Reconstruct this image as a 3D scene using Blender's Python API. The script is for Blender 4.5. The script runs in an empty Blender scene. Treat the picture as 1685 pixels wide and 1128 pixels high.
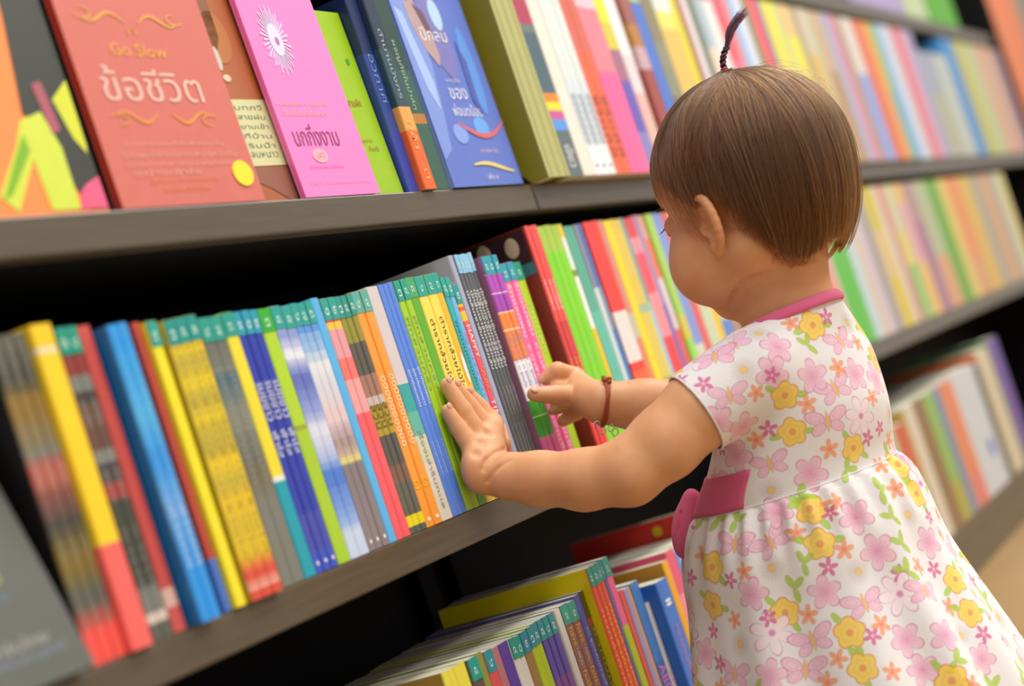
import bpy, bmesh, math, random
import numpy as np
from mathutils import Vector, Matrix
random.seed(4)
S = bpy.context.scene
C = S.collection

# ------------------------------------------------------------------ camera, light, exposure
CAM_POS = Vector((0.0, -0.72, 0.4508))
cam_d = bpy.data.cameras.new('camera')
cam = bpy.data.objects.new('camera', cam_d)
C.objects.link(cam)
_r = Vector((0.42517728, -0.84807762, -0.31620977))
_u = Vector((0.10430371, -0.30112356, 0.94786356))
_d = Vector((0.89908009, 0.43599191, 0.03957325))
_m = Matrix((_r, _u, -_d)).transposed().to_4x4()
_m.translation = CAM_POS
cam.matrix_world = _m
cam_d.sensor_fit = 'HORIZONTAL'
cam_d.sensor_width = 36.0
cam_d.lens = 36.0 * 3000.0 / 1685.0
cam_d.clip_start = 0.05
cam_d.clip_end = 60
cam_d.dof.use_dof = True
cam_d.dof.focus_distance = 1.52
cam_d.dof.aperture_fstop = 3.3
S.camera = cam

S.view_settings.view_transform = 'Standard'
S.view_settings.look = 'None'
S.view_settings.gamma = 1.0
S.view_settings.use_curve_mapping = False
S.view_settings.exposure = 0.42

W = bpy.data.worlds.new('store')
S.world = W
W.use_nodes = True
W.node_tree.nodes['Background'].inputs[0].default_value = (1.0, 0.97, 0.93, 1)
W.node_tree.nodes['Background'].inputs[1].default_value = 0.48

def area(name, loc, sx, sy, power, col=(1, 0.97, 0.925), aim=None):
    d = bpy.data.lights.new(name, 'AREA')
    d.shape = 'RECTANGLE'
    d.size = sx
    d.size_y = sy
    d.energy = power
    d.color = col
    o = bpy.data.objects.new(name, d)
    C.objects.link(o)
    o.location = loc
    if aim is not None:
        o.rotation_euler = (Vector(aim) - Vector(loc)).to_track_quat('-Z', 'Y').to_euler()
    return o
# the shop's ceiling panels over the aisle
area('ceiling_panel_light', (0.2, -0.9, 2.7), 1.2, 0.6, 14)
area('ceiling_panel_light', (1.9, -0.9, 2.7), 1.2, 0.6, 26)
area('ceiling_panel_light', (3.6, -0.9, 2.7), 1.2, 0.6, 25)
area('ceiling_panel_light', (5.3, -0.9, 2.7), 1.2, 0.6, 20)
area('ceiling_panel_light', (0.9, -2.6, 2.7), 1.2, 0.6, 34)
area('ceiling_panel_light', (2.8, -2.6, 2.7), 1.2, 0.6, 34)

# ------------------------------------------------------------------ helpers
def lin(h):
    if isinstance(h, str):
        h = [int(h[i:i + 2], 16) / 255.0 for i in (0, 2, 4)]
    return tuple(c / 12.92 if c <= 0.04045 else ((c + 0.055) / 1.055) ** 2.4 for c in h)

MATS = {}
def mat(h, rough=0.42, spec=0.5, key=None, sat=1.0):
    k = (h, rough, spec)
    if k in MATS:
        return MATS[k]
    m = bpy.data.materials.new('print_' + str(h))
    m.use_nodes = True
    nt = m.node_tree
    b = nt.nodes['Principled BSDF']
    c = lin(h)
    # faint procedural mottling of printed card
    n = nt.nodes.new('ShaderNodeTexNoise')
    n.inputs['Scale'].default_value = 60.0
    n.inputs['Detail'].default_value = 3.0
    tc = nt.nodes.new('ShaderNodeTexCoord')
    nt.links.new(tc.outputs['Object'], n.inputs['Vector'])
    mx = nt.nodes.new('ShaderNodeMix')
    mx.data_type = 'RGBA'
    mx.inputs[6].default_value = tuple(x * 0.93 for x in c) + (1,)
    mx.inputs[7].default_value = tuple(min(1, x * 1.04) for x in c) + (1,)
    nt.links.new(n.outputs['Fac'], mx.inputs[0])
    nt.links.new(mx.outputs[2], b.inputs['Base Color'])
    b.inputs['Roughness'].default_value = rough
    b.inputs['Specular IOR Level'].default_value = spec
    MATS[k] = m
    return m

def page_mat():
    m = bpy.data.materials.new('paper_edge')
    m.use_nodes = True
    nt = m.node_tree
    b = nt.nodes['Principled BSDF']
    tc = nt.nodes.new('ShaderNodeTexCoord')
    w = nt.nodes.new('ShaderNodeTexWave')
    w.inputs['Scale'].default_value = 420.0
    w.inputs['Distortion'].default_value = 1.5
    w.inputs['Detail'].default_value = 2.0
    cr = nt.nodes.new('ShaderNodeValToRGB')
    cr.color_ramp.elements[0].color = lin('b9b69c') + (1,)
    cr.color_ramp.elements[1].color = lin('e6e6d2') + (1,)
    nt.links.new(tc.outputs['Object'], w.inputs['Vector'])
    nt.links.new(w.outputs['Fac'], cr.inputs[0])
    nt.links.new(cr.outputs[0], b.inputs['Base Color'])
    b.inputs['Roughness'].default_value = 0.9
    return m
PAGE = page_mat()

def laminate(name, h1, h2, rough, spec=0.5):
    m = bpy.data.materials.new(name)
    m.use_nodes = True
    nt = m.node_tree
    b = nt.nodes['Principled BSDF']
    tc = nt.nodes.new('ShaderNodeTexCoord')
    mp = nt.nodes.new('ShaderNodeMapping')
    mp.inputs['Scale'].default_value = (2.0, 30.0, 40.0)
    n = nt.nodes.new('ShaderNodeTexNoise')
    n.inputs['Scale'].default_value = 6.0
    n.inputs['Detail'].default_value = 6.0
    cr = nt.nodes.new('ShaderNodeValToRGB')
    cr.color_ramp.elements[0].position = 0.3
    cr.color_ramp.elements[1].position = 0.7
    cr.color_ramp.elements[0].color = lin(h1) + (1,)
    cr.color_ramp.elements[1].color = lin(h2) + (1,)
    nt.links.new(tc.outputs['Object'], mp.inputs['Vector'])
    nt.links.new(mp.outputs[0], n.inputs['Vector'])
    nt.links.new(n.outputs['Fac'], cr.inputs[0])
    nt.links.new(cr.outputs[0], b.inputs['Base Color'])
    bp = nt.nodes.new('ShaderNodeBump')
    bp.inputs['Strength'].default_value = 0.05
    nt.links.new(n.outputs['Fac'], bp.inputs['Height'])
    nt.links.new(bp.outputs[0], b.inputs['Normal'])
    b.inputs['Roughness'].default_value = rough
    b.inputs['Specular IOR Level'].default_value = spec
    return m
SHELF = laminate('shelf_laminate', '4c4232', '5a4e3a', 0.34, 0.8)
DARK = laminate('dark_laminate', '0b0a0d', '100e11', 0.7, 0.15)

def link(name, me, parent=None, mats=()):
    o = bpy.data.objects.new(name, me)
    C.objects.link(o)
    if parent is not None:
        o.parent = parent
    for m in mats:
        me.materials.append(m)
    return o

def empty(name, loc, label=None, cat=None, group=None, rot=(0, 0, 0)):
    o = bpy.data.objects.new(name, None)
    o.empty_display_size = 0.02
    C.objects.link(o)
    o.location = loc
    o.rotation_euler = rot
    if label:
        o['label'] = label
    if cat:
        o['category'] = cat
    if group:
        o['group'] = group
    return o

def mesh_from(name, V, F, mi=None, smooth=False):
    me = bpy.data.meshes.new(name)
    me.from_pydata([tuple(v) for v in V], [], F)
    if mi is not None:
        me.polygons.foreach_set('material_index', mi)
    if smooth:
        me.polygons.foreach_set('use_smooth', [True] * len(me.polygons))
    me.update()
    return me

def box_mesh(name, a, b, bev=0.0):
    bm = bmesh.new()
    bmesh.ops.create_cube(bm, size=1.0)
    a = Vector(a)
    b = Vector(b)
    for v in bm.verts:
        v.co = Vector(((a[i] + b[i]) / 2 + v.co[i] * (b[i] - a[i])) for i in range(3))
    if bev > 0:
        bmesh.ops.bevel(bm, geom=bm.edges[:], offset=bev, segments=2, affect='EDGES', profile=0.5)
    me = bpy.data.meshes.new(name)
    bm.to_mesh(me)
    bm.free()
    return me

def poly_mesh(name, pts, z0, z1):
    """prism: 2-D outline in local x,z extruded along y from z0 to z1"""
    n = len(pts)
    V = [(p[0], z0, p[1]) for p in pts] + [(p[0], z1, p[1]) for p in pts]
    F = [tuple(range(n)), tuple(range(2 * n - 1, n - 1, -1))]
    for i in range(n):
        j = (i + 1) % n
        F.append((i, i + n, j + n, j))
    bm = bmesh.new()
    vs = [bm.verts.new(v) for v in V]
    for f in F:
        bm.faces.new([vs[i] for i in f])
    bmesh.ops.recalc_face_normals(bm, faces=bm.faces[:])
    bmesh.ops.triangulate(bm, faces=[f for f in bm.faces if len(f.verts) > 4])
    me = bpy.data.meshes.new(name)
    bm.to_mesh(me)
    bm.free()
    return me

TEXT = {}
def text_mesh(s):
    """flat lettering in local x (run) and y (up), scaled so that it is 1 long; returns mesh, aspect"""
    if s in TEXT:
        return TEXT[s]
    if s == '●' or set(s) == {'•'}:
        V, F = [], []
        k = len(s)
        for q in range(k):
            n0 = len(V)
            for i in range(20):
                a = 2 * math.pi * i / 20
                if s == '●':
                    V.append((0.5 + 0.5 * math.cos(a), 0.5 * math.sin(a), 0))
                else:
                    V.append(((q + 0.5 + 0.4 * math.cos(a)) / k, 0.5 * math.sin(a), 0))
            F.append(tuple(range(n0, n0 + 20)))
        me = mesh_from('lettering', V, F)
        TEXT[s] = (me, 1.0)
        return TEXT[s]
    cu = bpy.data.curves.new('t', 'FONT')
    cu.body = s
    cu.resolution_u = 2
    cu.size = 1.0
    o = bpy.data.objects.new('t', cu)
    C.objects.link(o)
    dg = bpy.context.evaluated_depsgraph_get()
    me = bpy.data.meshes.new_from_object(o.evaluated_get(dg))
    bpy.data.objects.remove(o)
    n = len(me.vertices)
    co = np.zeros(n * 3)
    me.vertices.foreach_get('co', co)
    co = co.reshape(-1, 3)
    lo, hi = co.min(0), co.max(0)
    w, h = hi[0] - lo[0], hi[1] - lo[1]
    co[:, 0] = (co[:, 0] - lo[0]) / w
    co[:, 1] = (co[:, 1] - (lo[1] + hi[1]) / 2) / h
    co[:, 2] = 0
    me.vertices.foreach_set('co', co.ravel())
    me.update()
    TEXT[s] = (me, h / w)
    return TEXT[s]

def put_text(name, s, h, parent, M):
    me0, asp = text_mesh(s)
    key = (s, h)
    if key not in TEXT:
        me = me0.copy()
        me.materials.clear()
        me.materials.append(mat(h, 0.5))
        TEXT[key] = me
    o = link(name, TEXT[key], parent)
    o.matrix_local = M
    return o

# ------------------------------------------------------------------ room
def structure(o):
    o['kind'] = 'structure'
    return o

def floor_mat():
    m = bpy.data.materials.new('vinyl_floor')
    m.use_nodes = True
    nt = m.node_tree
    b = nt.nodes['Principled BSDF']
    tc = nt.nodes.new('ShaderNodeTexCoord')
    n = nt.nodes.new('ShaderNodeTexNoise')
    n.inputs['Scale'].default_value = 9.0
    n.inputs['Detail'].default_value = 5.0
    cr = nt.nodes.new('ShaderNodeValToRGB')
    cr.color_ramp.elements[0].color = lin('9a7a4c') + (1,)
    cr.color_ramp.elements[1].color = lin('ac8c5c') + (1,)
    nt.links.new(tc.outputs['Object'], n.inputs['Vector'])
    nt.links.new(n.outputs['Fac'], cr.inputs[0])
    nt.links.new(cr.outputs[0], b.inputs['Base Color'])
    b.inputs['Roughness'].default_value = 0.35
    return m
structure(link('floor', box_mesh('floor', (-2.5, -4.5, -0.05), (8, 1.2, 0.0)), None, [floor_mat()]))
structure(link('wall_back', box_mesh('wall_back', (-2.5, 0.30, 0.0), (8, 0.38, 3.0)), None, [mat('b8b0a4', 0.9)]))

# ------------------------------------------------------------------ bookcases
Z_A, Z_B, Z_C, Z_D = 0.6642, 0.3910, 0.9657, 0.0768
DEPTH = 0.262
def bookcase(x0, x1, label):
    r = empty('bookcase', (x0, 0, 0), label, 'bookcase')
    W_ = x1 - x0
    g = 0.0016
    def bx(name, a, b, m, bev=0.0012):
        return link(name, box_mesh(name, a, b, bev), r, [m])
    bx('back_panel', (0, DEPTH - 0.014, 0), (W_, DEPTH, 2.05), DARK)
    bx('plinth', (g, 0.0, 0.0), (W_ - g, 0.02, Z_D - 0.026), SHELF)
    for z in (Z_D, Z_B, Z_A, Z_C, 1.24, 1.54, 1.84):
        t = 0.0262 if z != Z_D else 0.076
        bx('shelf_board', (g, 0.0, z - t if z != Z_D else z - 0.0255), (W_ - g, 0.018, z), SHELF)
        bx('shelf_deck', (g, 0.0185, z - 0.024), (W_ - g, DEPTH - 0.0145, z - 0.0005), DARK)
    for x in (0.02, W_ / 2, W_ - 0.05):
        bx('upright', (x, DEPTH - 0.03, Z_D), (x + 0.03, DEPTH - 0.0145, 2.0), DARK)
    return r
bookcase(0.10, 1.639, 'dark bookcase at left holding face-out covers above small paperbacks')
bc2 = bookcase(1.640, 4.56, 'long dark bookcase right of the shelf joint, behind the girl')
link('end_panel', box_mesh('end_panel', (2.921, -0.012, 0), (2.955, DEPTH, 2.05), 0.002), bc2, [DARK])
BOOKS = [
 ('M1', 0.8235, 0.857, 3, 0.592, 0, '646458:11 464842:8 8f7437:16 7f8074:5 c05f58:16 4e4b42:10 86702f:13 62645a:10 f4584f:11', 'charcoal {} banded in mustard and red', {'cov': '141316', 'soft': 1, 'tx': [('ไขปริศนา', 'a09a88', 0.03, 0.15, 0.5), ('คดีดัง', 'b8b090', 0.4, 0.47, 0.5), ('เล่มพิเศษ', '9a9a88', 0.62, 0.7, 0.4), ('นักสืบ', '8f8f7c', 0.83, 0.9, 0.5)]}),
 ('M1', 0.8558, 0.8764, 1, 0.594, -5, 'f5cf20:7 e8dcae:2 fbd525:59 fb6a64:32', 'thick yellow {} with a coral foot', {}),
 ('M1', 0.8825, 0.9038, 2, 0.5916, 0, '3c4340:9 8e3a33:6 7d807a:5 4a4440:4 6d4f44:14 848880:4 4b4a4a:6 a8403c:5 44483f:27 7c8078:8 d8c8c0:3 5d6258:5', 'black {} with dark red bands', {'st': '1c9a80', 'tx': [('เงามืด', 'a8a89c', 0.24, 0.32, 0.5), ('ปราสาท', 'b0a8a0', 0.46, 0.56, 0.4), ('ราตรี', '8c9088', 0.64, 0.85, 0.4)]}),
 ('M1', 0.9038, 0.9169, 1, 0.59, 0, 'c9514b:86 dcb4aa:6 cf5a55:8', 'slim brick red {}', {}),
 ('M1', 0.9203, 0.9415, 2, 0.587, -10, '2e9be8:28 4db3ea:16 2a95e6:14 6aaae8:22 2b97ea:20', 'bright blue {}', {'cov': '1272b8', 'soft': 1, 'tx': [('ทะเลลึกสุดขอบฟ้า', '7cc4f4', 0.16, 0.5, 0.4), ('สารคดี', 'c4e0f8', 0.62, 0.82, 0.45)]}),  # cov: shade on the board sides is put into this darker blue
 ('M1', 0.9584, 0.9717, 1, 0.587, 0, 'bd4b3c:82 4c78cc:18', 'dark red {} with a blue foot', {}),
 ('M1', 0.9669, 0.9788, 1, 0.586, -4, 'f6e62e:100', 'thin lemon yellow {}', {'st': '2aa58f'}),
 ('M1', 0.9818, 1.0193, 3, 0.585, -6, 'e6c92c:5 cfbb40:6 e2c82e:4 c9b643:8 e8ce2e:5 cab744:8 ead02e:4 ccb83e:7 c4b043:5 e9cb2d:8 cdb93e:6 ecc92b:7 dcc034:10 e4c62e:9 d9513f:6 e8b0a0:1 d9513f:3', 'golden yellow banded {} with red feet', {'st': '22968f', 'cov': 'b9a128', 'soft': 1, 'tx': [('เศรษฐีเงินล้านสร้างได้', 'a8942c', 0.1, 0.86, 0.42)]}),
 ('M2', 1.0278, 1.0565, 2, 0.584, 0, '5d6158:18 7d8276:3 55707c:11 868a7c:18 6e7266:4 77705a:12 7a7d74:30', 'slate grey {} with pale bands', {'st': '2b9e8e', 'soft': 1, 'tx': [('ประวัติศาสตร์โลก', '9aa098', 0.22, 0.62, 0.4)]}),
 ('M2', 1.0565, 1.0719, 1, 0.584, 0, 'ecdf3a:62 e8eae0:2 18a0b4:36', 'thin yellow {} with a teal foot', {'st': '2b9e8e'}),
 ('M2', 1.0719, 1.1023, 3, 0.5836, 0, '3243b0:27 5a68be:1 3243b0:50 4650b4:14 3c58c6:8', 'navy {} with white clouded titles', {'st': '2f9fb8', 'tx': [('เมฆขาว', 'dfe4f4', 0.28, 0.42, 0.8), ('ฟ้าใส', 'dfe4f4', 0.46, 0.56, 0.8), ('•', 'f2f2f2', 0.955, 0.975, 0.3)]}),
 ('M2', 1.1014, 1.1189, 1, 0.5836, 0, 'b2d836:46 9fa83a:2 a8cf34:52', 'lime green {} left of cloud blue spines', {'st': '36b03c'}),
 ('M2', 1.1189, 1.1463, 2, 0.583, 0, 'dfe6f2:10 8fa0da:8 e3e8f2:9 6676c6:13 8fa0dc:8 d9ddee:12 a7bbe6:6 4f80d8:18 8fb0e8:6 c6d6f0:10', 'cloudy blue and white {}', {'st': '2aa39a', 'cov': '9fb6e4', 'soft': 1}),
 ('M2', 1.1463, 1.1772, 3, 0.583, 0, '4a90e2:24 dfe4e8:9 d8d8e4:12 e2cccf:10 a893a0:9 e0d488:2 857e82:18 8a8186:16', 'sky topped {} with taupe feet', {'st': '2aa39a', 'tx': [('•', 'f2f2f2', 0.955, 0.975, 0.3), ('ท้องฟ้า', 'e6d86a', 0.55, 0.58, 0.5)], 'cov': '4a8ad8', 'soft': 1}),
 ('M2', 1.1772, 1.1889, 1, 0.585, 0, '58b6ee:100', 'thin sky blue {} left of pink spines', {}),
 ('M2', 1.1889, 1.2112, 2, 0.5834, 0, 'f2b848:3 e05a4e:2 f2c848:3 e05a4e:2 f2c848:3 e6a0a8:12 ee7a70:9 efa6a8:14 f3626a:52', 'pink {} with a checkered head', {'st': '2aa39a'}),
 ('M2', 1.2112, 1.2376, 3, 0.5834, 0, '7d6134:9 94903a:13 5d5a50:15 a47a68:10 cdbab4:4 b59c2e:14 595850:14 7e6250:8 63665a:15 ead820:5 5d6258:3', 'dark patterned {} with yellow lettering', {'st': '2a968a', 'tx': [('สวน', '5d5a30', 0.46, 0.56, 0.8)]}),
 ('M2', 1.2376, 1.2627, 2, 0.5847, 0, 'f9a03c:100', 'orange {} with dotted white lettering', {'tx': [('๐๐๐๐๐๐๐๐๐๐', 'fbe6c4', 0.36, 0.66, 0.55), ('ดี', 'f5c21c', 0.8, 0.84, 0.8), ('•', 'fff0e0', 0.96, 0.98, 0.4)], 'st': '5ab0a0'}),
 ('M2', 1.2627, 1.2819, 1, 0.5874, 0, 'd6cdcd:42 38a8a4:12 62b8a6:10 d4d6b4:12 dfd9c6:24', 'white {} fading to teal and cream', {'tx': [('เรื่องเล่าริมทะเล', '9098a8', 0.62, 0.95, 0.35)]}),
 ('M2', 1.2819, 1.3128, 3, 0.588, 0, '5a88e2:100', 'cornflower blue {} with white titles', {'tx': [('ภูเขากับดวงดาว', 'eef4ff', 0.37, 0.53, 0.6), ('สำนักพิมพ์เด็กดี', 'c8d8fa', 0.68, 0.82, 0.3)]}),
 ('M3', 1.3083, 1.3296, 2, 0.589, 0, 'a6d12a:100', 'lime green {} with grey lettering', {'tx': [('ผักสวนครัว', '8f9f70', 0.16, 0.48, 0.5)], 'st': '25a08a'}),
 ('M3', 1.3296, 1.3448, 1, 0.5895, 0, '62b024:100', 'leaf green {}', {'st': '4aa868'}),
 ('M3', 1.3448, 1.3777, 2, 0.59, 0, 'fde25c:100', 'soft yellow {} with dark Thai titles', {'tx': [('ตำรากล้วยไม้ไทยงาม', '6a4a20', 0.19, 0.64, 0.46)], 'st': '23a594'}),
 ('M3', 1.3777, 1.3884, 1, 0.59, 0, 'f7bd30:100', 'thin golden {} with a white oval', {'tx': [('●', 'f4f0e6', 0.36, 0.5, 0.55)], 'st': '23a594'}),
 ('M3', 1.3884, 1.3975, 1, 0.5857, 0, '35b0b4:100', 'thin teal {} with dark lettering', {'tx': [('พจนานุกรมเด็ก', '1f5c7c', 0.2, 0.52, 0.6), ('●', 'b08a28', 0.58, 0.66, 0.8)], 'st': '28a898'}),
 ('M3', 1.3975, 1.4062, 1, 0.585, 0, '6cbcec:100', 'thin light blue {} with pink lettering', {'tx': [('สนุกกับ ABC', 'f47ab4', 0.26, 0.86, 0.62)], 'st': '2aa8a0'}),
 ('M3', 1.4062, 1.4173, 1, 0.578, 0, 'f4c92c:4 e65a5e:2 f4c92c:5 e65a5e:2 f4c92c:5 ee5464:82', 'thin red {} reading happy quiz time', {'tx': [('HAPPY', 'fff4f0', 0.2, 0.36, 0.6), ('QUIZ', 'f8a23a', 0.4, 0.52, 0.6), ('TIME', 'fff4f0', 0.56, 0.69, 0.6)], 'st': '1f9a98'}),
 ('M3', 1.4173, 1.4285, 1, 0.603, 0, 'a9afca:100', 'tall lavender grey {}', {'cov': 'b4b4bc'}),
 ('M3', 1.4265, 1.4614, 5, 0.6035, -1, '5f666a:22 585f62:78', 'dark grey {} with white Thai titles', {'tx': [('นักสืบเงาจันทร์ลึกลับ', 'f4f4f4', 0.16, 0.5, 0.8), ('คดีปริศนา', 'c4a8a4', 0.58, 0.7, 0.35), ('โรงพิมพ์นักอ่าน', 'a89c98', 0.74, 0.97, 0.3)], 'st': '8cc8e6'}),
 ('M3', 1.4659, 1.4983, 3, 0.598, -6, 'b44cc0:9 e6c8e8:.6 b44cc0:9 e6c8e8:.6 a846b4:9 f2d0b0:.8 f68a3c:8 fbe0c8:.7 f08a48:15 f2f2f6:20 4aa83c:8 b8e0b0:.6 46a838:10 e85aa8:.8 e058a0:18', 'rainbow banded {}', {'cov': '9a6a86', 'tx': [('เล่ม ๑ ๒ ๓', '8fa0d0', 0.36, 0.52, 0.6), ('ชุดเก่ง', '3a6cc4', 0.53, 0.6, 0.85)], 'st': '22a0b0'}),
 ('M3', 1.5109, 1.5396, 2, 0.5894, 0, 'fb6aa8:100', 'hot pink {} with white lettering', {'tx': [('รักแรกพบ', 'fff0f6', 0.1, 0.36, 0.5), ('หอพักหมายเลขเจ็ด', 'fde0ee', 0.4, 0.95, 0.5)], 'st': '22a0b8'}),
 ('M3', 1.5396, 1.5569, 1, 0.5894, 0, 'b8dc2c:100', 'yellow green {} left of maroon cover', {'tx': [('สมุนไพร', 'dcee90', 0.2, 0.45, 0.6)], 'st': '1f9f80'}),
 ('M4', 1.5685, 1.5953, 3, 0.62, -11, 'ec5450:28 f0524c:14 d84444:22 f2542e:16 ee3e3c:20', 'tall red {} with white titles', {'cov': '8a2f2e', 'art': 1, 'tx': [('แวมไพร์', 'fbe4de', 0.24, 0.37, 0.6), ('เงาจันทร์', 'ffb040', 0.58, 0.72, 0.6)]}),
 ('M4', 1.6201, 1.6696, 3, 0.621, 0, 'a8cc4a:12 84da24:60 8ad42c:28', 'tall bright green {}', {'tx': [('ป่าเขียว', 'b4e878', 0.55, 0.62, 0.8)]}),
 ('M4', 1.6696, 1.6804, 1, 0.621, 0, 'ecd43a:6 e8ece6:15 8a9a3a:3 f0f2ee:24 f4cc20:20 e6c81e:10 eef0ea:22', 'thin white {} with yellow bands', {}),
 ('M4', 1.6804, 1.7065, 2, 0.6176, 0, '5cae96:40 66c0aa:60', 'sea green {}', {}),
 ('M4', 1.7065, 1.7171, 1, 0.6185, 0, '8a90a8:30 d6e2e4:70', 'thin pale grey {}', {}),
 ('M4', 1.7171, 1.7293, 1, 0.6185, 0, '5a74b8:30 8298b4:20 4480c4:50', 'thin steel blue {}', {}),
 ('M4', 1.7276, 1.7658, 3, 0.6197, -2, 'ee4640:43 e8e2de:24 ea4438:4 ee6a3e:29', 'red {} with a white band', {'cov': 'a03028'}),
 ('M4', 1.7707, 1.7868, 1, 0.619, 0, 'd88f7c:45 c4c4a4:12 e08a64:43', 'thin salmon {}', {}),
 ('M4', 1.7868, 1.8058, 1, 0.6185, 0, 'f0dc1e:80 d8d060:6 eedc20:14', 'thin canary yellow {}', {}),
 ('M4', 1.8058, 1.8336, 2, 0.619, 0, 'e2c85c:42 a8c0a4:4 e0cc62:32 a8aa5c:8 e6cf3c:14', 'mustard yellow {}', {}),
 ('M4', 1.8336, 1.8445, 1, 0.619, 0, '74aaa8:42 9cd0ae:4 a4cdea:54', 'thin blue {} with a teal top', {}),
 ('M4', 1.8445, 1.874, 2, 0.619, 0, 'dc5860:10 e49aa8:8 ee6070:20 ef9aa0:22 e84e54:40', 'rose and red banded {}', {}),
 ('M4', 1.874, 1.8881, 1, 0.62, 0, 'a890b8:45 8a6ab0:55', 'thin violet {}', {}),
 ('M4', 1.8881, 1.9033, 1, 0.62, 0, 'e2a492:12 ef7a58:20 e0d2da:26 ea5c52:42', 'thin orange and white {}', {}),
 ('M4', 1.911, 1.9325, 1, 0.6205, 0, 'aad45a:52 d6ca4a:12 9ed858:36', 'thin apple green {} under the chin', {}),
 ('M4', 1.9325, 1.9611, 2, 0.6205, 0, '8a9ede:68 d2d8c4:32', 'periwinkle {} under the chin', {}),
 ('M4', 1.9611, 1.9841, 1, 0.6205, 0, 'e06460:100', 'thin coral red {} under the chin', {}),
 ('M4', 1.9841, 2.0186, 2, 0.6205, 0, 'ccd6b4:100', 'pale green {} under the chin', {}),
 ('M4', 2.0186, 2.0415, 1, 0.6205, 0, 'ecc22c:100', 'golden {} under the chin', {}),
 ('M4', 2.0415, 2.0744, 2, 0.6205, 0, 'c4ceb8:60 5a8ad8:40', 'pale {} with blue feet under chin', {}),
 ('MH', 2.0744, 2.2109, 5, 0.6205, 0, 'b08a70:100', 'tan {} behind the girl head', {}),
 ('MH', 2.2109, 2.3847, 5, 0.6205, 0, '8c98a8:100', 'dusty blue {} behind the girl head', {}),
 ('M5', 2.5143, 2.5451, 1, 0.624, 0, 'e08a5c:100', 'orange', {'far': 1}),
 ('M5', 2.5451, 2.5767, 1, 0.624, 0, 'd6a8a8:100', 'dusty pink', {'far': 1}),
 ('M5', 2.5767, 2.6759, 3, 0.624, 0, '58b83a:100', 'bright green', {'far': 1}),
 ('M5', 2.6759, 2.7318, 2, 0.624, 0, 'bcccd4:100', 'pale blue', {'far': 1}),
 ('M5', 2.7318, 2.7538, 1, 0.624, 0, 'd6b890:100', 'peach', {'far': 1}),
 ('M5', 2.7538, 2.7971, 2, 0.624, 0, 'cabcc8:100', 'pale lavender', {'far': 1}),
 ('M5', 2.7971, 2.8561, 2, 0.624, 0, 'a49a98:100', 'warm grey', {'far': 1}),
 ('M5', 2.8561, 2.9268, 2, 0.624, 0, 'c8b834:30 d4b878:35 d2ba38:35', 'ochre yellow', {'far': 1}),
 ('M5', 2.9268, 2.9602, 1, 0.624, 0, 'd2c8b0:100', 'cream', {'far': 1}),
 ('M5', 2.9602, 3.0007, 1, 0.624, 0, 'cc7474:30 c08a80:40 c07a78:30', 'dull red', {'far': 1}),
 ('M5', 3.0007, 3.0697, 2, 0.624, 0, 'c6c29a:35 d4c46a:25 8fbc6c:40', 'yellow green mottled', {'far': 1}),
 ('M5', 3.0697, 3.1416, 2, 0.624, 0, 'd8b06a:15 d0a0a4:45 dcb468:40', 'pink and apricot', {'far': 1}),
 ('M5', 3.1416, 3.2166, 2, 0.624, 0, 'aa8488:30 a2708c:70', 'plum', {'far': 1}),
 ('M5', 3.2166, 3.3233, 3, 0.624, 0, 'aab28c:60 cc9a72:40', 'sage', {'far': 1}),
 ('M5', 3.3233, 3.4163, 2, 0.624, 0, '63a01e:100', 'deep green', {'far': 1}),
 ('M5', 3.4163, 3.4932, 2, 0.624, 0, 'd2bc62:100', 'straw yellow', {'far': 1}),
 ('M5', 3.4932, 3.5935, 2, 0.624, 0, 'dc8852:70 cf9668:30', 'burnt orange', {'far': 1}),
 ('M5', 3.5935, 3.726, 3, 0.624, 0, 'd0aa4c:100', 'tan gold', {'far': 1}),
 ('M5', 3.726, 3.7857, 1, 0.624, 0, '8a9c98:100', 'teal grey', {'far': 1}),
 ('M5', 3.7857, 3.9297, 3, 0.624, 0, 'c69a70:100', 'light brown', {'far': 1}),
 ('M5', 3.9297, 3.9955, 1, 0.624, 0, '98a2a4:100', 'blue grey', {'far': 1}),
 ('M5', 3.9955, 4.0841, 2, 0.624, 0, 'dace86:100', 'buff', {'far': 1}),
 ('U2', 1.6999, 1.7356, 1, 0.9, -18, 'b03a5a:30 6a7a78:4 4a6670:28 f08a1c:4 e6e02a:4 cc5a9a:4 5a9ae8:5 5c6e70:21', 'slate {} with a rainbow patch', {'cov': '7ab82a', 'tx': [('เขียว', 'f0f0f0', 0.86, 0.96, 0.6)]}),
 ('U2', 1.7356, 1.7654, 1, 0.9, -18, 'ece6d8:100', 'cream {}', {}),
 ('U2', 1.7676, 1.8236, 3, 0.9, -18, 'dce6e4:55 d6e2ea:30 f0f4f6:15', 'white {} with grey dotted lettering', {'cov': '8fb0c8', 'tx': [('๘๘๘๘๘๘๘', '50606c', 0.62, 0.86, 0.6), ('●', '708090', 0.95, 0.965, 0.4)]}),
 ('U2', 1.8236, 1.87, 2, 0.9, -18, 'd46a58:40 ee6a48:60', 'coral orange {} with dark lettering', {'tx': [('ชีวิตดีดี', '5a5038', 0.62, 0.92, 0.6)]}),
 ('U2', 1.87, 1.928, 3, 0.9, -18, 'e4c8d8:18 e88898:32 fb6aa2:50', 'rose pink {}', {}),
 ('U2', 1.928, 1.9593, 1, 0.9, -18, 'f0ea30:24 d4cc44:14 a4708a:16 6a5cb8:26 8a84c4:20', 'yellow and purple {}', {}),
 ('U2', 1.9593, 1.9927, 1, 0.9, -18, 'f0eeee:40 e6d8dc:20 e4b8ae:40', 'white {} fading to peach', {}),
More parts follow.
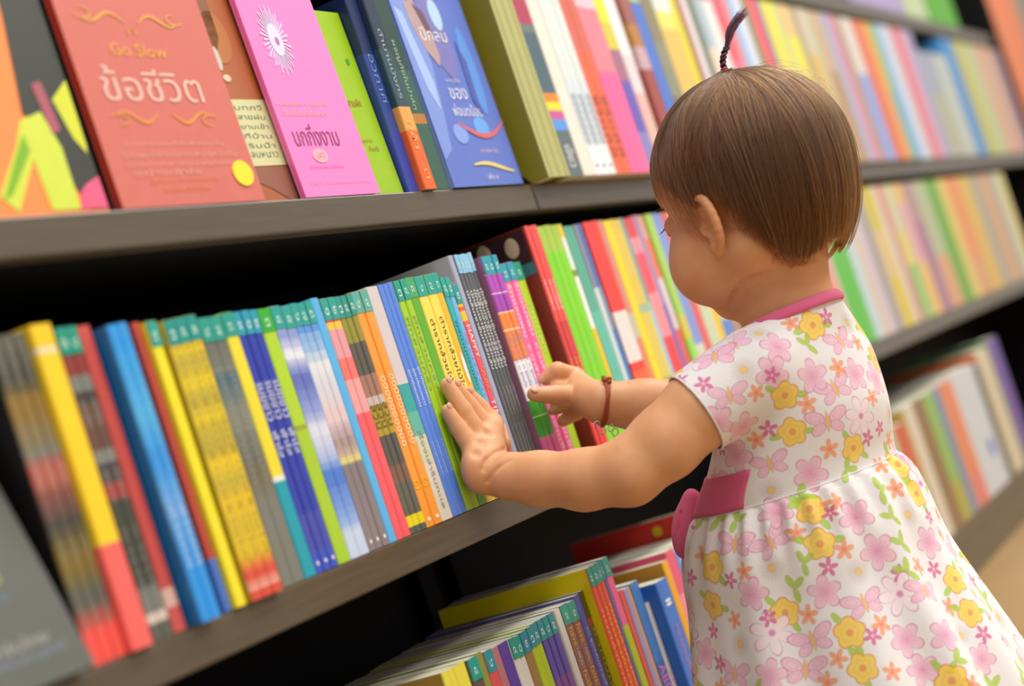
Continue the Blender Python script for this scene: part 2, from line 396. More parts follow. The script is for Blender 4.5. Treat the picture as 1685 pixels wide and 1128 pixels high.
 ('U2', 2.023, 2.0574, 1, 0.9, -14, 'a06058:22 b4803c:12 c8a8b0:12 a04c44:54', 'brown {} with ochre band', {}),
 ('U2', 2.0574, 2.0923, 1, 0.9, -14, '4a76d2:6 bcd040:3 5078d0:91', 'royal blue {} with lime mark', {}),
 ('U2', 2.0923, 2.1362, 2, 0.9, -14, '8c8468:30 8e9078:30 7a7a5c:40', 'olive grey {}', {}),
 ('U2', 2.1362, 2.2017, 1, 0.9, -14, 'dce4de:12 e4e070:10 e4c060:40 5a78c8:14 d8c860:24', 'white {} with amber picture', {}),
 ('U2', 2.2017, 2.2214, 1, 0.9, -14, 'e4da28:60 d8cc40:40', 'thin yellow {} left of ponytail', {}),
 ('U2', 2.2214, 2.2456, 1, 0.9, -14, 'a87a58:100', 'cocoa brown {} left of ponytail', {}),
 ('U2', 2.2456, 2.2699, 1, 0.9, -14, 'e2d8e0:100', 'pale lilac {} left of ponytail', {}),
 ('U2', 2.2699, 2.295, 1, 0.9, -14, '6e7a62:100', 'moss grey {} left of ponytail', {}),
 ('U2', 2.295, 2.3291, 1, 0.9, -14, 'a8bcc8:30 e4d4c0:70', 'grey and cream {} left of ponytail', {}),
 ('U2', 2.3291, 2.3767, 1, 0.9, -14, 'dfe2e2:100', 'off white {} left of ponytail', {}),
 ('U3', 2.3799, 2.4336, 2, 0.92, -10, 'e4606c:40 dc7890:60', 'raspberry', {'far': 1}),
 ('U3', 2.4336, 2.4601, 1, 0.92, -10, 'd890a0:100', 'pale rose', {'far': 1}),
 ('U3', 2.4601, 2.4859, 1, 0.92, -10, '8ec4ec:100', 'light blue', {'far': 1}),
 ('U3', 2.4859, 2.5241, 1, 0.92, -10, 'dcdcec:100', 'white', {'far': 1}),
 ('U3', 2.5241, 2.5496, 1, 0.92, -10, '7c8c58:100', 'olive', {'far': 1}),
 ('U3', 2.5496, 2.5911, 2, 0.92, -10, 'e86068:60 e89098:40', 'coral red', {'far': 1}),
 ('U3', 2.5911, 2.6162, 1, 0.92, -10, '8a6a98:100', 'violet grey', {'far': 1}),
 ('U3', 2.6162, 2.6876, 2, 0.92, -10, 'e0dc58:100', 'lemon', {'far': 1}),
 ('U3', 2.6876, 2.7077, 1, 0.92, -10, 'b8c49a:100', 'grey green', {'far': 1}),
 ('U3', 2.7077, 2.7716, 2, 0.92, -10, 'e4c080:20 e6de4c:80', 'sunny yellow', {'far': 1}),
 ('U3', 2.7716, 2.8014, 1, 0.92, -10, 'a0987c:100', 'drab grey', {'far': 1}),
 ('U3', 2.8014, 2.8486, 1, 0.92, -10, 'cfc0a8:30 dab458:70', 'tan yellow', {'far': 1}),
 ('U3', 2.8486, 2.8858, 1, 0.92, -10, 'b8bc94:100', 'sage', {'far': 1}),
 ('U3', 2.8858, 2.9375, 1, 0.92, -10, 'c8a488:40 b88458:60', 'wood brown', {'far': 1}),
 ('U3', 2.9375, 2.971, 1, 0.92, -10, '96b0c0:100', 'grey blue', {'far': 1}),
 ('U3', 2.971, 3.0111, 1, 0.92, -10, 'cc90b8:100', 'orchid pink', {'far': 1}),
 ('U3', 3.0111, 3.0649, 1, 0.92, -10, 'b48c78:100', 'taupe', {'far': 1}),
 ('U3', 3.0649, 3.136, 1, 0.92, -10, 'd4d0cc:40 86a0dc:60', 'cool blue', {'far': 1}),
 ('U3', 3.136, 3.2029, 1, 0.92, -10, 'd86a44:100', 'rust orange', {'far': 1}),
 ('U3', 3.2029, 3.2554, 1, 0.92, -10, 'e09a50:100', 'amber', {'far': 1}),
 ('U3', 3.2554, 3.2957, 1, 0.92, -10, '8ab84c:50 4aa8a0:50', 'green teal', {'far': 1}),
 ('U3', 3.2957, 3.3763, 1, 0.92, -10, '8cb0e0:100', 'soft blue', {'far': 1}),
 ('U3', 3.3407, 3.4407, 2, 0.925, -5, 'c6ccd8:100', 'silver white', {'far': 1}),
 ('U3', 3.4407, 3.5086, 1, 0.925, -5, 'd4686c:100', 'tomato red', {'far': 1}),
 ('U3', 3.5086, 3.555, 1, 0.925, -5, 'd898b8:100', 'mauve pink', {'far': 1}),
 ('U3', 3.555, 3.6181, 1, 0.925, -5, 'a09ab8:100', 'lavender', {'far': 1}),
 ('U3', 3.6181, 3.7548, 2, 0.885, -5, '98a0b0:40 a8a890:60', 'khaki grey', {'far': 1}),
 ('U3', 3.7548, 3.8789, 2, 0.885, -5, 'b4bcb0:100', 'pale grey', {'far': 1}),
 ('U3', 3.8789, 4.0004, 2, 0.925, -5, '3c86c8:100', 'vivid blue', {'far': 1}),
 ('U3', 4.0004, 4.1021, 2, 0.925, -5, 'bcb43c:100', 'olive yellow', {'far': 1}),
 ('U3', 4.1021, 4.2206, 2, 0.925, -5, 'b4c08c:100', 'celery green', {'far': 1}),
 ('U3', 4.2206, 4.4313, 3, 0.925, -5, 'cca284:100', 'peach tan', {'far': 1}),
 ('U3', 4.4313, 4.5398, 2, 0.925, -5, 'a88490:100', 'dull mauve', {'far': 1}),
 ('B1', 1.1888, 1.2274, 4, 0.2855, 0, 'e8de4a:24 e0503c:30 e6d440:46', 'yellow {} with red lettering blocks', {'cov': 'c09a48'}),
 ('B1', 1.2297, 1.2468, 1, 0.284, 0, '5c5048:100', 'dark brown {} left of olive spine', {'st': '1f9c8c'}),
 ('B1', 1.2468, 1.2574, 1, 0.285, 0, '8c9440:25 c8c8c8:12 9aa050:63', 'thin olive {}', {}),
 ('B1', 1.2574, 1.2727, 1, 0.283, 0, 'dc5254:100', 'coral {} with a teal tag', {'st': '28949c'}),
 ('B1', 1.2727, 1.2849, 1, 0.283, 0, 'b47478:100', 'dusty mauve {}', {}),
 ('B1', 1.2849, 1.3026, 1, 0.2825, 0, '5a3ca0:50 845090:50', 'deep purple {}', {'tag': 1}),
 ('B1', 1.3026, 1.3236, 2, 0.282, 0, 'dedad2:100', 'ivory {} with teal tags', {'st': '169a86'}),
 ('B1', 1.3236, 1.337, 1, 0.282, 0, '9a7c44:100', 'tan brown {}', {'st': '1f88a8'}),
 ('B1', 1.337, 1.3589, 2, 0.283, 0, 'b4cc18:42 f0523c:58', 'lime topped red {}', {'st': '1a8ca0'}),
 ('B1', 1.3589, 1.3922, 3, 0.2835, 0, '5848a4:25 7c4a98:14 6a68b8:10 5a60c0:18 7486cc:8 4a6cc8:25', 'purple {} with blue feet', {'st': '168f94'}),
 ('B1', 1.3959, 1.4078, 1, 0.284, 0, 'dcd8d0:100', 'thin ivory {} right of purple set', {}),
 ('B1', 1.4078, 1.4401, 2, 0.2838, 0, '905e58:100', 'brown {} reading have child-like faith', {'tx': [('have', 'f0b828', 0.1, 0.18, 0.5), ('• child-like •', 'e8d8cc', 0.19, 0.275, 0.34), ('faith', 'f0b828', 0.285, 0.365, 0.5), ('ขอศรัทธา', 'e8d8cc', 0.42, 0.8, 0.4)], 'st': '1f9a88'}),
 ('B1', 1.4401, 1.4534, 1, 0.285, 0, '5a58ac:100', 'indigo {} with white lettering', {'tx': [('๑๐ สูตรลับความสำเร็จ', 'e8e8f8', 0.14, 0.46, 0.4)]}),
 ('B1', 1.4534, 1.463, 1, 0.287, 0, '5a5218:12 b84a30:3 6a6420:85', 'dark olive {} with Thai title', {'tx': [('ชีวิตนี้เพื่อรัก', 'c8b45a', 0.16, 0.6, 0.5)]}),
 ('B1', 1.4627, 1.4926, 3, 0.3045, -9, 'f0583c:35 f25c38:65', 'orange red {} with yellow lettering', {'cov': 'dccb00', 'cov_all': 1, 'tx': [('คนกล้าท้าตะวันวันใหม่', 'f6c440', 0.17, 0.78, 0.55)], 'st': '1b9c8c'}),
 ('B1', 1.4926, 1.4979, 1, 0.305, -9, '4c6cb0:100', 'thin blue {} beside orange set', {'st': '2888b0'}),
 ('B1', 1.4979, 1.5126, 1, 0.305, -9, 'f0689a:28 b4c41c:72', 'pink topped lime {}', {'st': '1a9c84'}),
 ('B1', 1.5253, 1.5353, 1, 0.27, -3, 'dc5248:100', 'slim red {} right of lime spine', {}),
 ('B1', 1.5353, 1.5477, 1, 0.2685, -3, 'a494bc:100', 'slim lavender {}', {}),
 ('B1', 1.5477, 1.5531, 1, 0.2685, -3, 'e0a840:100', 'thin amber {}', {}),
 ('B1', 1.5531, 1.5746, 1, 0.27, -3, '3c7cc8:40 3a6cb4:60', 'blue {} with pink and white lettering', {'tx': [('ABC', 'e878c0', 0.42, 0.56, 0.7), ('คำศัพท์', 'f0f0f4', 0.6, 0.95, 0.7)]}),
 ('B1', 1.5746, 1.5884, 1, 0.245, -3, 'd4d0d0:100', 'short white {} beside big blue volume', {'tx': [('เกมคณิต', 'e8a0a0', 0.4, 0.9, 0.6)]}),
 ('B1', 1.5852, 1.6159, 1, 0.2605, -14, '3a78d4:100', 'big blue {} with pink lettering', {'cov': '3272cc', 'tx': [('สารานุกรมเด็ก', 'e08ab0', 0.24, 0.5, 0.4), ('••', 'f4f4fa', 0.1, 0.14, 0.6)]}),
 ('B1', 1.6388, 1.6549, 1, 0.272, -4, 'e8a82c:100', 'amber {} behind big blue volume', {}),
 ('B1', 1.6549, 1.6779, 1, 0.279, -4, 'e05878:22 e88aa0:78', 'pink {} at the dress edge', {}),
 ('B2', 2.5198, 2.5945, 2, 0.262, 0, 'a8c490:100', 'pale green', {'far': 1}),
 ('B2', 2.5945, 2.6602, 2, 0.264, 0, 'c85c40:45 cc9a94:55', 'brick red', {'far': 1}),
 ('B2', 2.6602, 2.6796, 1, 0.28, 0, 'b4984a:100', 'thin brass', {'far': 1}),
 ('B2', 2.6796, 2.7391, 2, 0.283, 0, 'cfc4b0:100', 'cream', {'far': 1}),
 ('B2', 2.7391, 2.808, 2, 0.283, 0, '8a6c48:100', 'cocoa brown', {'far': 1}),
 ('B2', 2.808, 2.8726, 2, 0.284, 0, '8ab058:70 a8a040:30', 'grass green', {'far': 1}),
 ('B2', 2.8726, 2.9286, 1, 0.284, 0, '74889c:100', 'dull blue', {'far': 1}),
 ('B2', 2.9286, 3.0183, 2, 0.286, 0, 'dc8258:75 d87a6c:25', 'salmon orange', {'far': 1}),
 ('B2', 3.0183, 3.0877, 1, 0.29, 0, 'c4c8cc:100', 'silver white', {'far': 1}),
 ('B2', 3.0877, 3.2041, 1, 0.29, 0, 'c6cacf:100', 'white blue dotted', {'far': 1, 'tx': [('●', '3a5cc8', 0.6, 0.76, 0.28)]}),
 ('B2', 3.2041, 3.2539, 1, 0.283, 0, '5a5048:100', 'shade-dark gap-filling', {'far': 1}),  # shaded gap between books, filled by a dark umber spine
 ('B2', 3.2539, 3.3673, 3, 0.304, 0, 'cabea0:100', 'buff cream', {'far': 1, 'cov': 'c8601c'}),
 ('B2', 3.382, 3.4674, 2, 0.312, 0, '6a4a9c:100', 'purple', {'far': 1, 'cov': '4a9a5c'}),
 ('MH', 2.3855, 2.514, 4, 0.6205, 0, 'cabfa0:100', 'sand {} behind the girl head', {}),
 ('BH', 1.6785, 1.6905, 1, 0.274, -4, '6a9ae0:40 c8ccd8:60', 'thin powder blue {} at the dress edge', {}),
 ('BH', 1.691, 1.786, 5, 0.277, -2, 'dcdcd0:100', 'pale {} below the red cover', {'cov': 'd4d8cc'}),
 ('BH', 1.79, 1.806, 1, 0.3005, 0, 'a82c24:100', 'tall red {} with a yellow dot, behind the pink bow', {'cov': 'd0382e', 'dot': 1}),
 ('BH', 1.8065, 1.9, 4, 0.285, 0, 'a8a090:100', 'stone grey {} behind the dress', {}),
]
# ------------------------------------------------------------------ books
def cover_mesh(w, h, d, bands, cov, cov_all, cb, yb=0.0):
    """U-shaped card cover: spine at y=0 facing -y, boards running back to y=d; sliced in z at every colour band"""
    t = min(0.00045, w * 0.1)
    r = min(0.0016, w * 0.22)
    out = [(0, d), (0, r), (r * 0.3, r * 0.3), (r, 0), (w - r, 0), (w - r * 0.3, r * 0.3), (w, r), (w, d)]
    inn = [(w - t, d), (w - t, t + r * .6), (t, t + r * .6), (t, d)]
    prof = out + inn
    zs = [0.0]
    tot = sum(b[1] for b in bands)
    cols = []
    for c, f in reversed(bands):
        zs.append(zs[-1] + f / tot * h)
        cols.append(c)
    names = []
    def mi(c):
        if c not in names:
            names.append(c)
        return names.index(c)
    n = len(prof)
    V, F, M = [], [], []
    for z in zs:
        for p in prof:
            V.append((p[0], p[1] + yb, z))
    for k in range(len(zs) - 1):
        for i in range(n):
            j = (i + 1) % n
            side = i in (0, 6)
            c = cols[k]
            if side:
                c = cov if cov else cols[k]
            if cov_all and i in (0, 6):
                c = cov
            F.append((k * n + i, k * n + j, (k + 1) * n + j, (k + 1) * n + i))
            M.append(mi(c))
    top = (len(zs) - 1) * n
    for q, base in ((0, 0), (1, top)):
        c = 'dcd8c8'
        quads = [(0, 1, 10, 11), (6, 7, 8, 9), (1, 2, 3, 10), (3, 4, 9, 10), (4, 5, 6, 9)]
        for f in quads:
            f = tuple(base + i for i in f)
            F.append(f if q == 0 else tuple(reversed(f)))
            M.append(mi(c))
    me = mesh_from('cover', V, F, M)
    bm = bmesh.new()
    bm.from_mesh(me)
    bmesh.ops.recalc_face_normals(bm, faces=bm.faces[:])
    bm.to_mesh(me)
    bm.free()
    for c in names:
        me.materials.append(mat(c, 0.38))
    return me, t, r

ROWZ = {'M': Z_B, 'U': Z_A, 'B': Z_D}
PLACE = {'M1': 'on middle shelf, far left', 'M2': 'on middle shelf left of hands', 'M3': 'on middle shelf beside the hands',
         'M4': 'on middle shelf before the girl', 'MH': '', 'M5': 'on middle shelf right of girl', 'U2': 'on upper shelf left of head',
         'U3': 'on upper shelf right of head', 'B1': 'on bottom shelf left of dress', 'BH': '', 'B2': 'on bottom shelf right of dress'}
ORD = {2: ['left one', 'right one'], 3: ['leftmost', 'middle', 'rightmost'], 4: ['leftmost', 'second', 'third', 'rightmost'],
       5: ['leftmost', 'second', 'middle', 'fourth', 'rightmost']}
NUM = {2: 'two', 3: 'three', 4: 'four', 5: 'five', 10: 'ten'}
SHELVES = {'M': 'middle shelf', 'U': 'upper shelf', 'B': 'bottom shelf'}
rnd = random.Random(7)
DIGITS = '๑๒๓๔๕๖๗๘๙'

def book_at(x, w, yf, z0, h, d, bands, o, root_label, group, sid):
    far = o.get('far')
    r = empty('paperback', (x, yf, z0 + 0.0004), root_label, 'book', group)
    key = (sid, round(w, 5), round(h, 5))
    if key not in book_at.cache:
        cov = o.get('cov')
        cme, t, rr = cover_mesh(w, h, d, bands, cov, o.get('cov_all'), None)
        pg = box_mesh('page_block', (t * 1.02, t + rr, 0.0004), (w - t * 1.02, d - 0.001, h - 0.0001))
        pg.materials.append(PAGE)
        parts = [('cover', cme), ('page_block', pg)]
        if o.get('st'):
            s0 = h - 0.0175
            sm = box_mesh('price_tag', (w * 0.03, -0.0004, s0), (w * 0.97, 0.0006, h - 0.0002))
            sm.materials.append(mat(o['st'], 0.35))
            parts.append(('price_tag', sm))
        if o.get('art'):
            am = box_mesh('cover_art', (-0.0004, 0.004, h * 0.84), (0.0002, d * 0.97, h * 0.995))
            am.materials.append(mat('3a1c24', 0.4))
            parts.append(('cover_art', am))
            for k in range(4):
                bm = bmesh.new()
                bmesh.ops.create_uvsphere(bm, u_segments=12, v_segments=8, radius=1.0)
                for v in bm.verts:
                    v.co = Vector((-0.0004 + v.co.x * 0.0004, 0.02 + k * 0.03 + v.co.y * 0.0075, h * (0.93 + 0.012 * (k % 2)) + v.co.z * 0.010))
                em = bpy.data.meshes.new('face_print')
                bm.to_mesh(em)
                bm.free()
                em.materials.append(mat(['b8a890', 'c8b8a0', '9a8a78', 'a89880'][k], 0.45))
                parts.append(('face_print', em))
            bl = box_mesh('cover_band', (-0.00045, 0.003, h * 0.80), (0.0002, d * 0.6, h * 0.85))
            bl.materials.append(mat('3f7c8c', 0.4))
            parts.append(('cover_band', bl))
        if o.get('dot'):
            bm = bmesh.new()
            bmesh.ops.create_cone(bm, cap_ends=True, segments=20, radius1=0.0055, radius2=0.0055, depth=0.0004, matrix=Matrix.Translation((-0.0003, 0.055, h - 0.0125)) @ Matrix.Rotation(math.pi / 2, 4, 'Y'))
            dm = bpy.data.meshes.new('round_sticker')
            bm.to_mesh(dm)
            bm.free()
            dm.materials.append(mat('d8c01c', 0.4))
            parts.append(('round_sticker', dm))
        book_at.cache[key] = parts
    for nm, me in book_at.cache[key]:
        link(nm, me, r)
    rise = Matrix(((0, 1, 0, 0), (0, 0, -1, 0), (-1, 0, 0, 0), (0, 0, 0, 1)))   # text x -> -z, y -> +x, faces -y
    for (s, hcol, f0, f1, wf) in o.get('tx', ()):
        L = (f1 - f0) * h
        Hh = wf * w
        if s == '•' or s == '●':
            pass
        else:
            asp = text_mesh(s)[1]
            Hh = min(Hh, L * asp * 1.9)
        M = Matrix.Translation((w / 2, -0.00035, h * (1 - f0))) @ rise @ Matrix.Diagonal((L, Hh, 1, 1))
        put_text('spine_lettering', s, hcol, r, M)
    if o.get('st') and not far:
        M = Matrix.Translation((w * 0.5, -0.0006, h - 0.0075)) @ rise @ Matrix.Diagonal((0.006, min(0.005, w * 0.5), 1, 1))
        put_text('tag_number', DIGITS[book_at.n % 9], 'd8f0ea', r, M)
    book_at.n += 1
    return r
book_at.cache = {}
book_at.n = 0

rows = {}
for e in BOOKS:
    rows.setdefault(e[0][0], []).append(list(e))
used_labels = {}
for rk, L in rows.items():
    L.sort(key=lambda e: e[1])
    for i, e in enumerate(L):
        if i + 1 < len(L):
            e[2] = min(e[2], L[i + 1][1])
    for i, e in enumerate(L):
        pl, x0, x1, n, zt, yf, bands, desc, o = e
        z0 = ROWZ[rk]
        bl = [(q.split(':')[0], float(q.split(':')[1])) for q in bands.split()]
        if o.get('soft'):                                   # printed colours that run into each other
            nb = []
            for a_, b_ in zip(bl, bl[1:] + bl[-1:]):
                ca, cb_ = ([int(q[0][i:i + 2], 16) for i in (0, 2, 4)] for q in (a_, b_))
                nb.append((a_[0], a_[1] * 0.35))
                for f_ in (0.2, 0.4, 0.6, 0.8):
                    f2_ = min(1, max(0, f_ + rnd.uniform(-.12, .12)))
                    nb.append(('%02x%02x%02x' % tuple(int(u_ + (v_ - u_) * f2_) for u_, v_ in zip(ca, cb_)), a_[1] * 0.1625))
            bl = nb
        w = (x1 - x0) / n
        gap = 0.0003 if w < 0.02 else 0.0008
        far = o.get('far')
        for k in range(n):
            hh = zt - z0 + (rnd.uniform(-0.0006, 0.0006) if not far else 0)
            dy = rnd.uniform(-0.0005, 0.0005)
            d = 0.135 if rk != 'B' else 0.158
            if rk == 'U':
                d = 0.15
            if '{}' in desc:
                ds = desc
            else:
                ds = desc + ' {}'
            where = PLACE[pl]
            if n > 1:
                if n in ORD:
                    lab = '%s of %s %s' % (ORD[n][k], NUM[n], ds.format('paperbacks'))
                else:
                    lab = '%s of %s' % (NUM[n], ds.format('paperbacks'))
            else:
                lab = ds.format('paperback')
            if where and len(lab.split()) + len(where.split()) <= 16:
                lab += ' ' + where
            if n > 5:
                lab = desc.format('paperback')
            g = desc.replace('{}', 'paperbacks') if '{}' in desc else desc + ' paperbacks ' + where
            g = g if n > 1 else 'paperbacks on the ' + SHELVES[rk]
            xa = x0 + k * w + gap / 2
            hq = round(hh * 1000) / 1000.0 if far else round(hh * 2000) / 2000.0
            book_at(xa, w - gap, yf / 1000.0 + dy, z0, hq, d, bl, o, lab, g, (rk, i))
            used_labels[lab] = used_labels.get(lab, 0) + 1
for k, v in used_labels.items():
    if v > 1:
        print('DUP', v, k)
MOTIFS = [('B', (1.3634, -0.2419, 0.4515)), ('P', (1.3738, -0.2724, 0.4389)), ('L', (1.4002, -0.2875, 0.4327)), ('O', (1.4004, -0.2801, 0.453)), ('Y', (1.4119, -0.2935, 0.446)), ('M', (1.427, -0.3018, 0.4487)), ('D', (1.454, -0.3089, 0.4391)), ('O', (1.4522, -0.3118, 0.4208)), ('B', (1.4307, -0.3049, 0.4272)), ('P', (1.363, -0.2652, 0.4204)), ('D', (1.3509, -0.2477, 0.4304)), ('Y', (1.3722, -0.2658, 0.4007)), ('O', (1.3539, -0.2503, 0.41)), ('O', (1.3834, -0.2771, 0.3886)), ('B', (1.3393, -0.2341, 0.4148)), ('S', (1.3564, -0.2109, 0.4489)), ('M', (1.3341, -0.2189, 0.4299)), ('Y', (1.3879, -0.1837, 0.4203)), ('P', (1.4277, -0.3089, 0.3978)), ('B', (1.403, -0.2967, 0.3932)), ('Y', (1.3771, -0.2604, 0.3715)), ('M', (1.3721, -0.244, 0.3796)), ('O', (1.3724, -0.2316, 0.3739)), ('B', (1.3923, -0.2855, 0.3704)), ('S', (1.4185, -0.3049, 0.3653)), ('M', (1.4253, -0.3022, 0.3464)), ('O', (1.3934, -0.2793, 0.3489)), ('Y', (1.4112, -0.2928, 0.343)), ('L', (1.4035, -0.2837, 0.3289)), ('P', (1.3547, -0.2303, 0.3879)), ('B', (1.3729, -0.2358, 0.3526)), ('P', (1.3837, -0.2616, 0.3356)), ('P', (1.3768, -0.2103, 0.367)), ('D', (1.3724, -0.2299, 0.3328)), ('Y', (1.4551, -0.3105, 0.317)), ('O', (1.4303, -0.3089, 0.3008)), ('Y', (1.4534, -0.3175, 0.29)), ('M', (1.4546, -0.3212, 0.2693)), ('Y', (1.37, -0.256, 0.3106)), ('O', (1.3816, -0.2751, 0.3092)), ('M', (1.3767, -0.2684, 0.3022)), ('P', (1.3885, -0.2837, 0.2927)), ('O', (1.3625, -0.2422, 0.2961)), ('Y', (1.3639, -0.2569, 0.2827)), ('O', (1.3711, -0.2716, 0.2727)), ('B', (1.358, -0.2204, 0.2952)), ('L', (1.4039, -0.307, 0.2609)), ('P', (1.4391, -0.3182, 0.2519)), ('P', (1.3895, -0.2909, 0.2621)), ('M', (1.3625, -0.2576, 0.2638)), ('O', (1.4117, -0.3117, 0.2395)), ('Y', (1.4438, -0.3278, 0.2172)), ('D', (1.3731, -0.276, 0.253)), ('B', (1.3641, -0.1895, 0.3006)), ('Y', (1.3694, -0.1623, 0.287)), ('O', (1.3537, -0.1928, 0.2789)), ('M', (1.3583, -0.178, 0.2746)), ('Y', (1.3699, -0.1522, 0.2575)), ('L', (1.3566, -0.2275, 0.2556)), ('P', (1.3581, -0.2497, 0.2465)), ('B', (1.3658, -0.275, 0.2292)), ('M', (1.3928, -0.3012, 0.2404)), ('L', (1.3965, -0.3062, 0.2398)), ('S', (1.3875, -0.2975, 0.2259)), ('B', (1.4005, -0.3143, 0.2216)), ('O', (1.4252, -0.3205, 0.2003)), ('M', (1.4969, -0.3264, 0.2037)), ('Y', (1.438, -0.332, 0.1896)), ('Y', (1.3534, -0.215, 0.2397)), ('O', (1.3537, -0.2325, 0.2332)), ('O', (1.3575, -0.1714, 0.2433)), ('M', (1.3712, -0.145, 0.2369)), ('S', (1.3458, -0.2022, 0.228)), ('D', (1.3528, -0.1712, 0.2245)), ('Y', (1.3529, -0.2602, 0.2121)), ('M', (1.3576, -0.2754, 0.2048)), ('O', (1.3668, -0.2819, 0.2101)), ('P', (1.3764, -0.2931, 0.192)), ('P', (1.3902, -0.3212, 0.1861)), ('M', (1.4373, -0.3367, 0.1707)), ('P', (1.4265, -0.3315, 0.1542)), ('L', (1.3837, -0.3234, 0.1663)), ('Y', (1.3464, -0.2632, 0.1847)), ('O', (1.3457, -0.2469, 0.1962)), ('O', (1.3533, -0.2825, 0.1753)), ('B', (1.3499, -0.2307, 0.214)), ('P', (1.3742, -0.2988, 0.1672)), ('B', (1.3456, -0.2187, 0.1939)), ('B', (1.353, -0.1585, 0.2028)), ('P', (1.3746, -0.1305, 0.2206)), ('P', (1.3355, -0.1934, 0.1981)), ('O', (1.382, -0.3302, 0.1458)), ('Y', (1.3774, -0.3173, 0.1531)), ('O', (1.4611, -0.3391, 0.179)), ('B', (1.4857, -0.3215, 0.2348)), ('P', (1.3507, -0.1945, 0.2608)), ('M', (1.3484, -0.2022, 0.2395)), ('B', (1.3538, -0.2275, 0.447)), ('M', (1.3626, -0.2643, 0.4192)), ('P', (1.3919, -0.2862, 0.4081)), ('L', (1.4103, -0.3035, 0.3051)), ('P', (1.3692, -0.2286, 0.3152)), ('L', (1.3766, -0.2489, 0.3205))]
TUFT = [(0.0, 0.0, 0.0), (-0.0005, 0.0001, 0.0101), (0.0028, -0.0074, 0.0174), (0.0048, -0.0126, 0.0308), (0.0118, -0.0279, 0.04)]
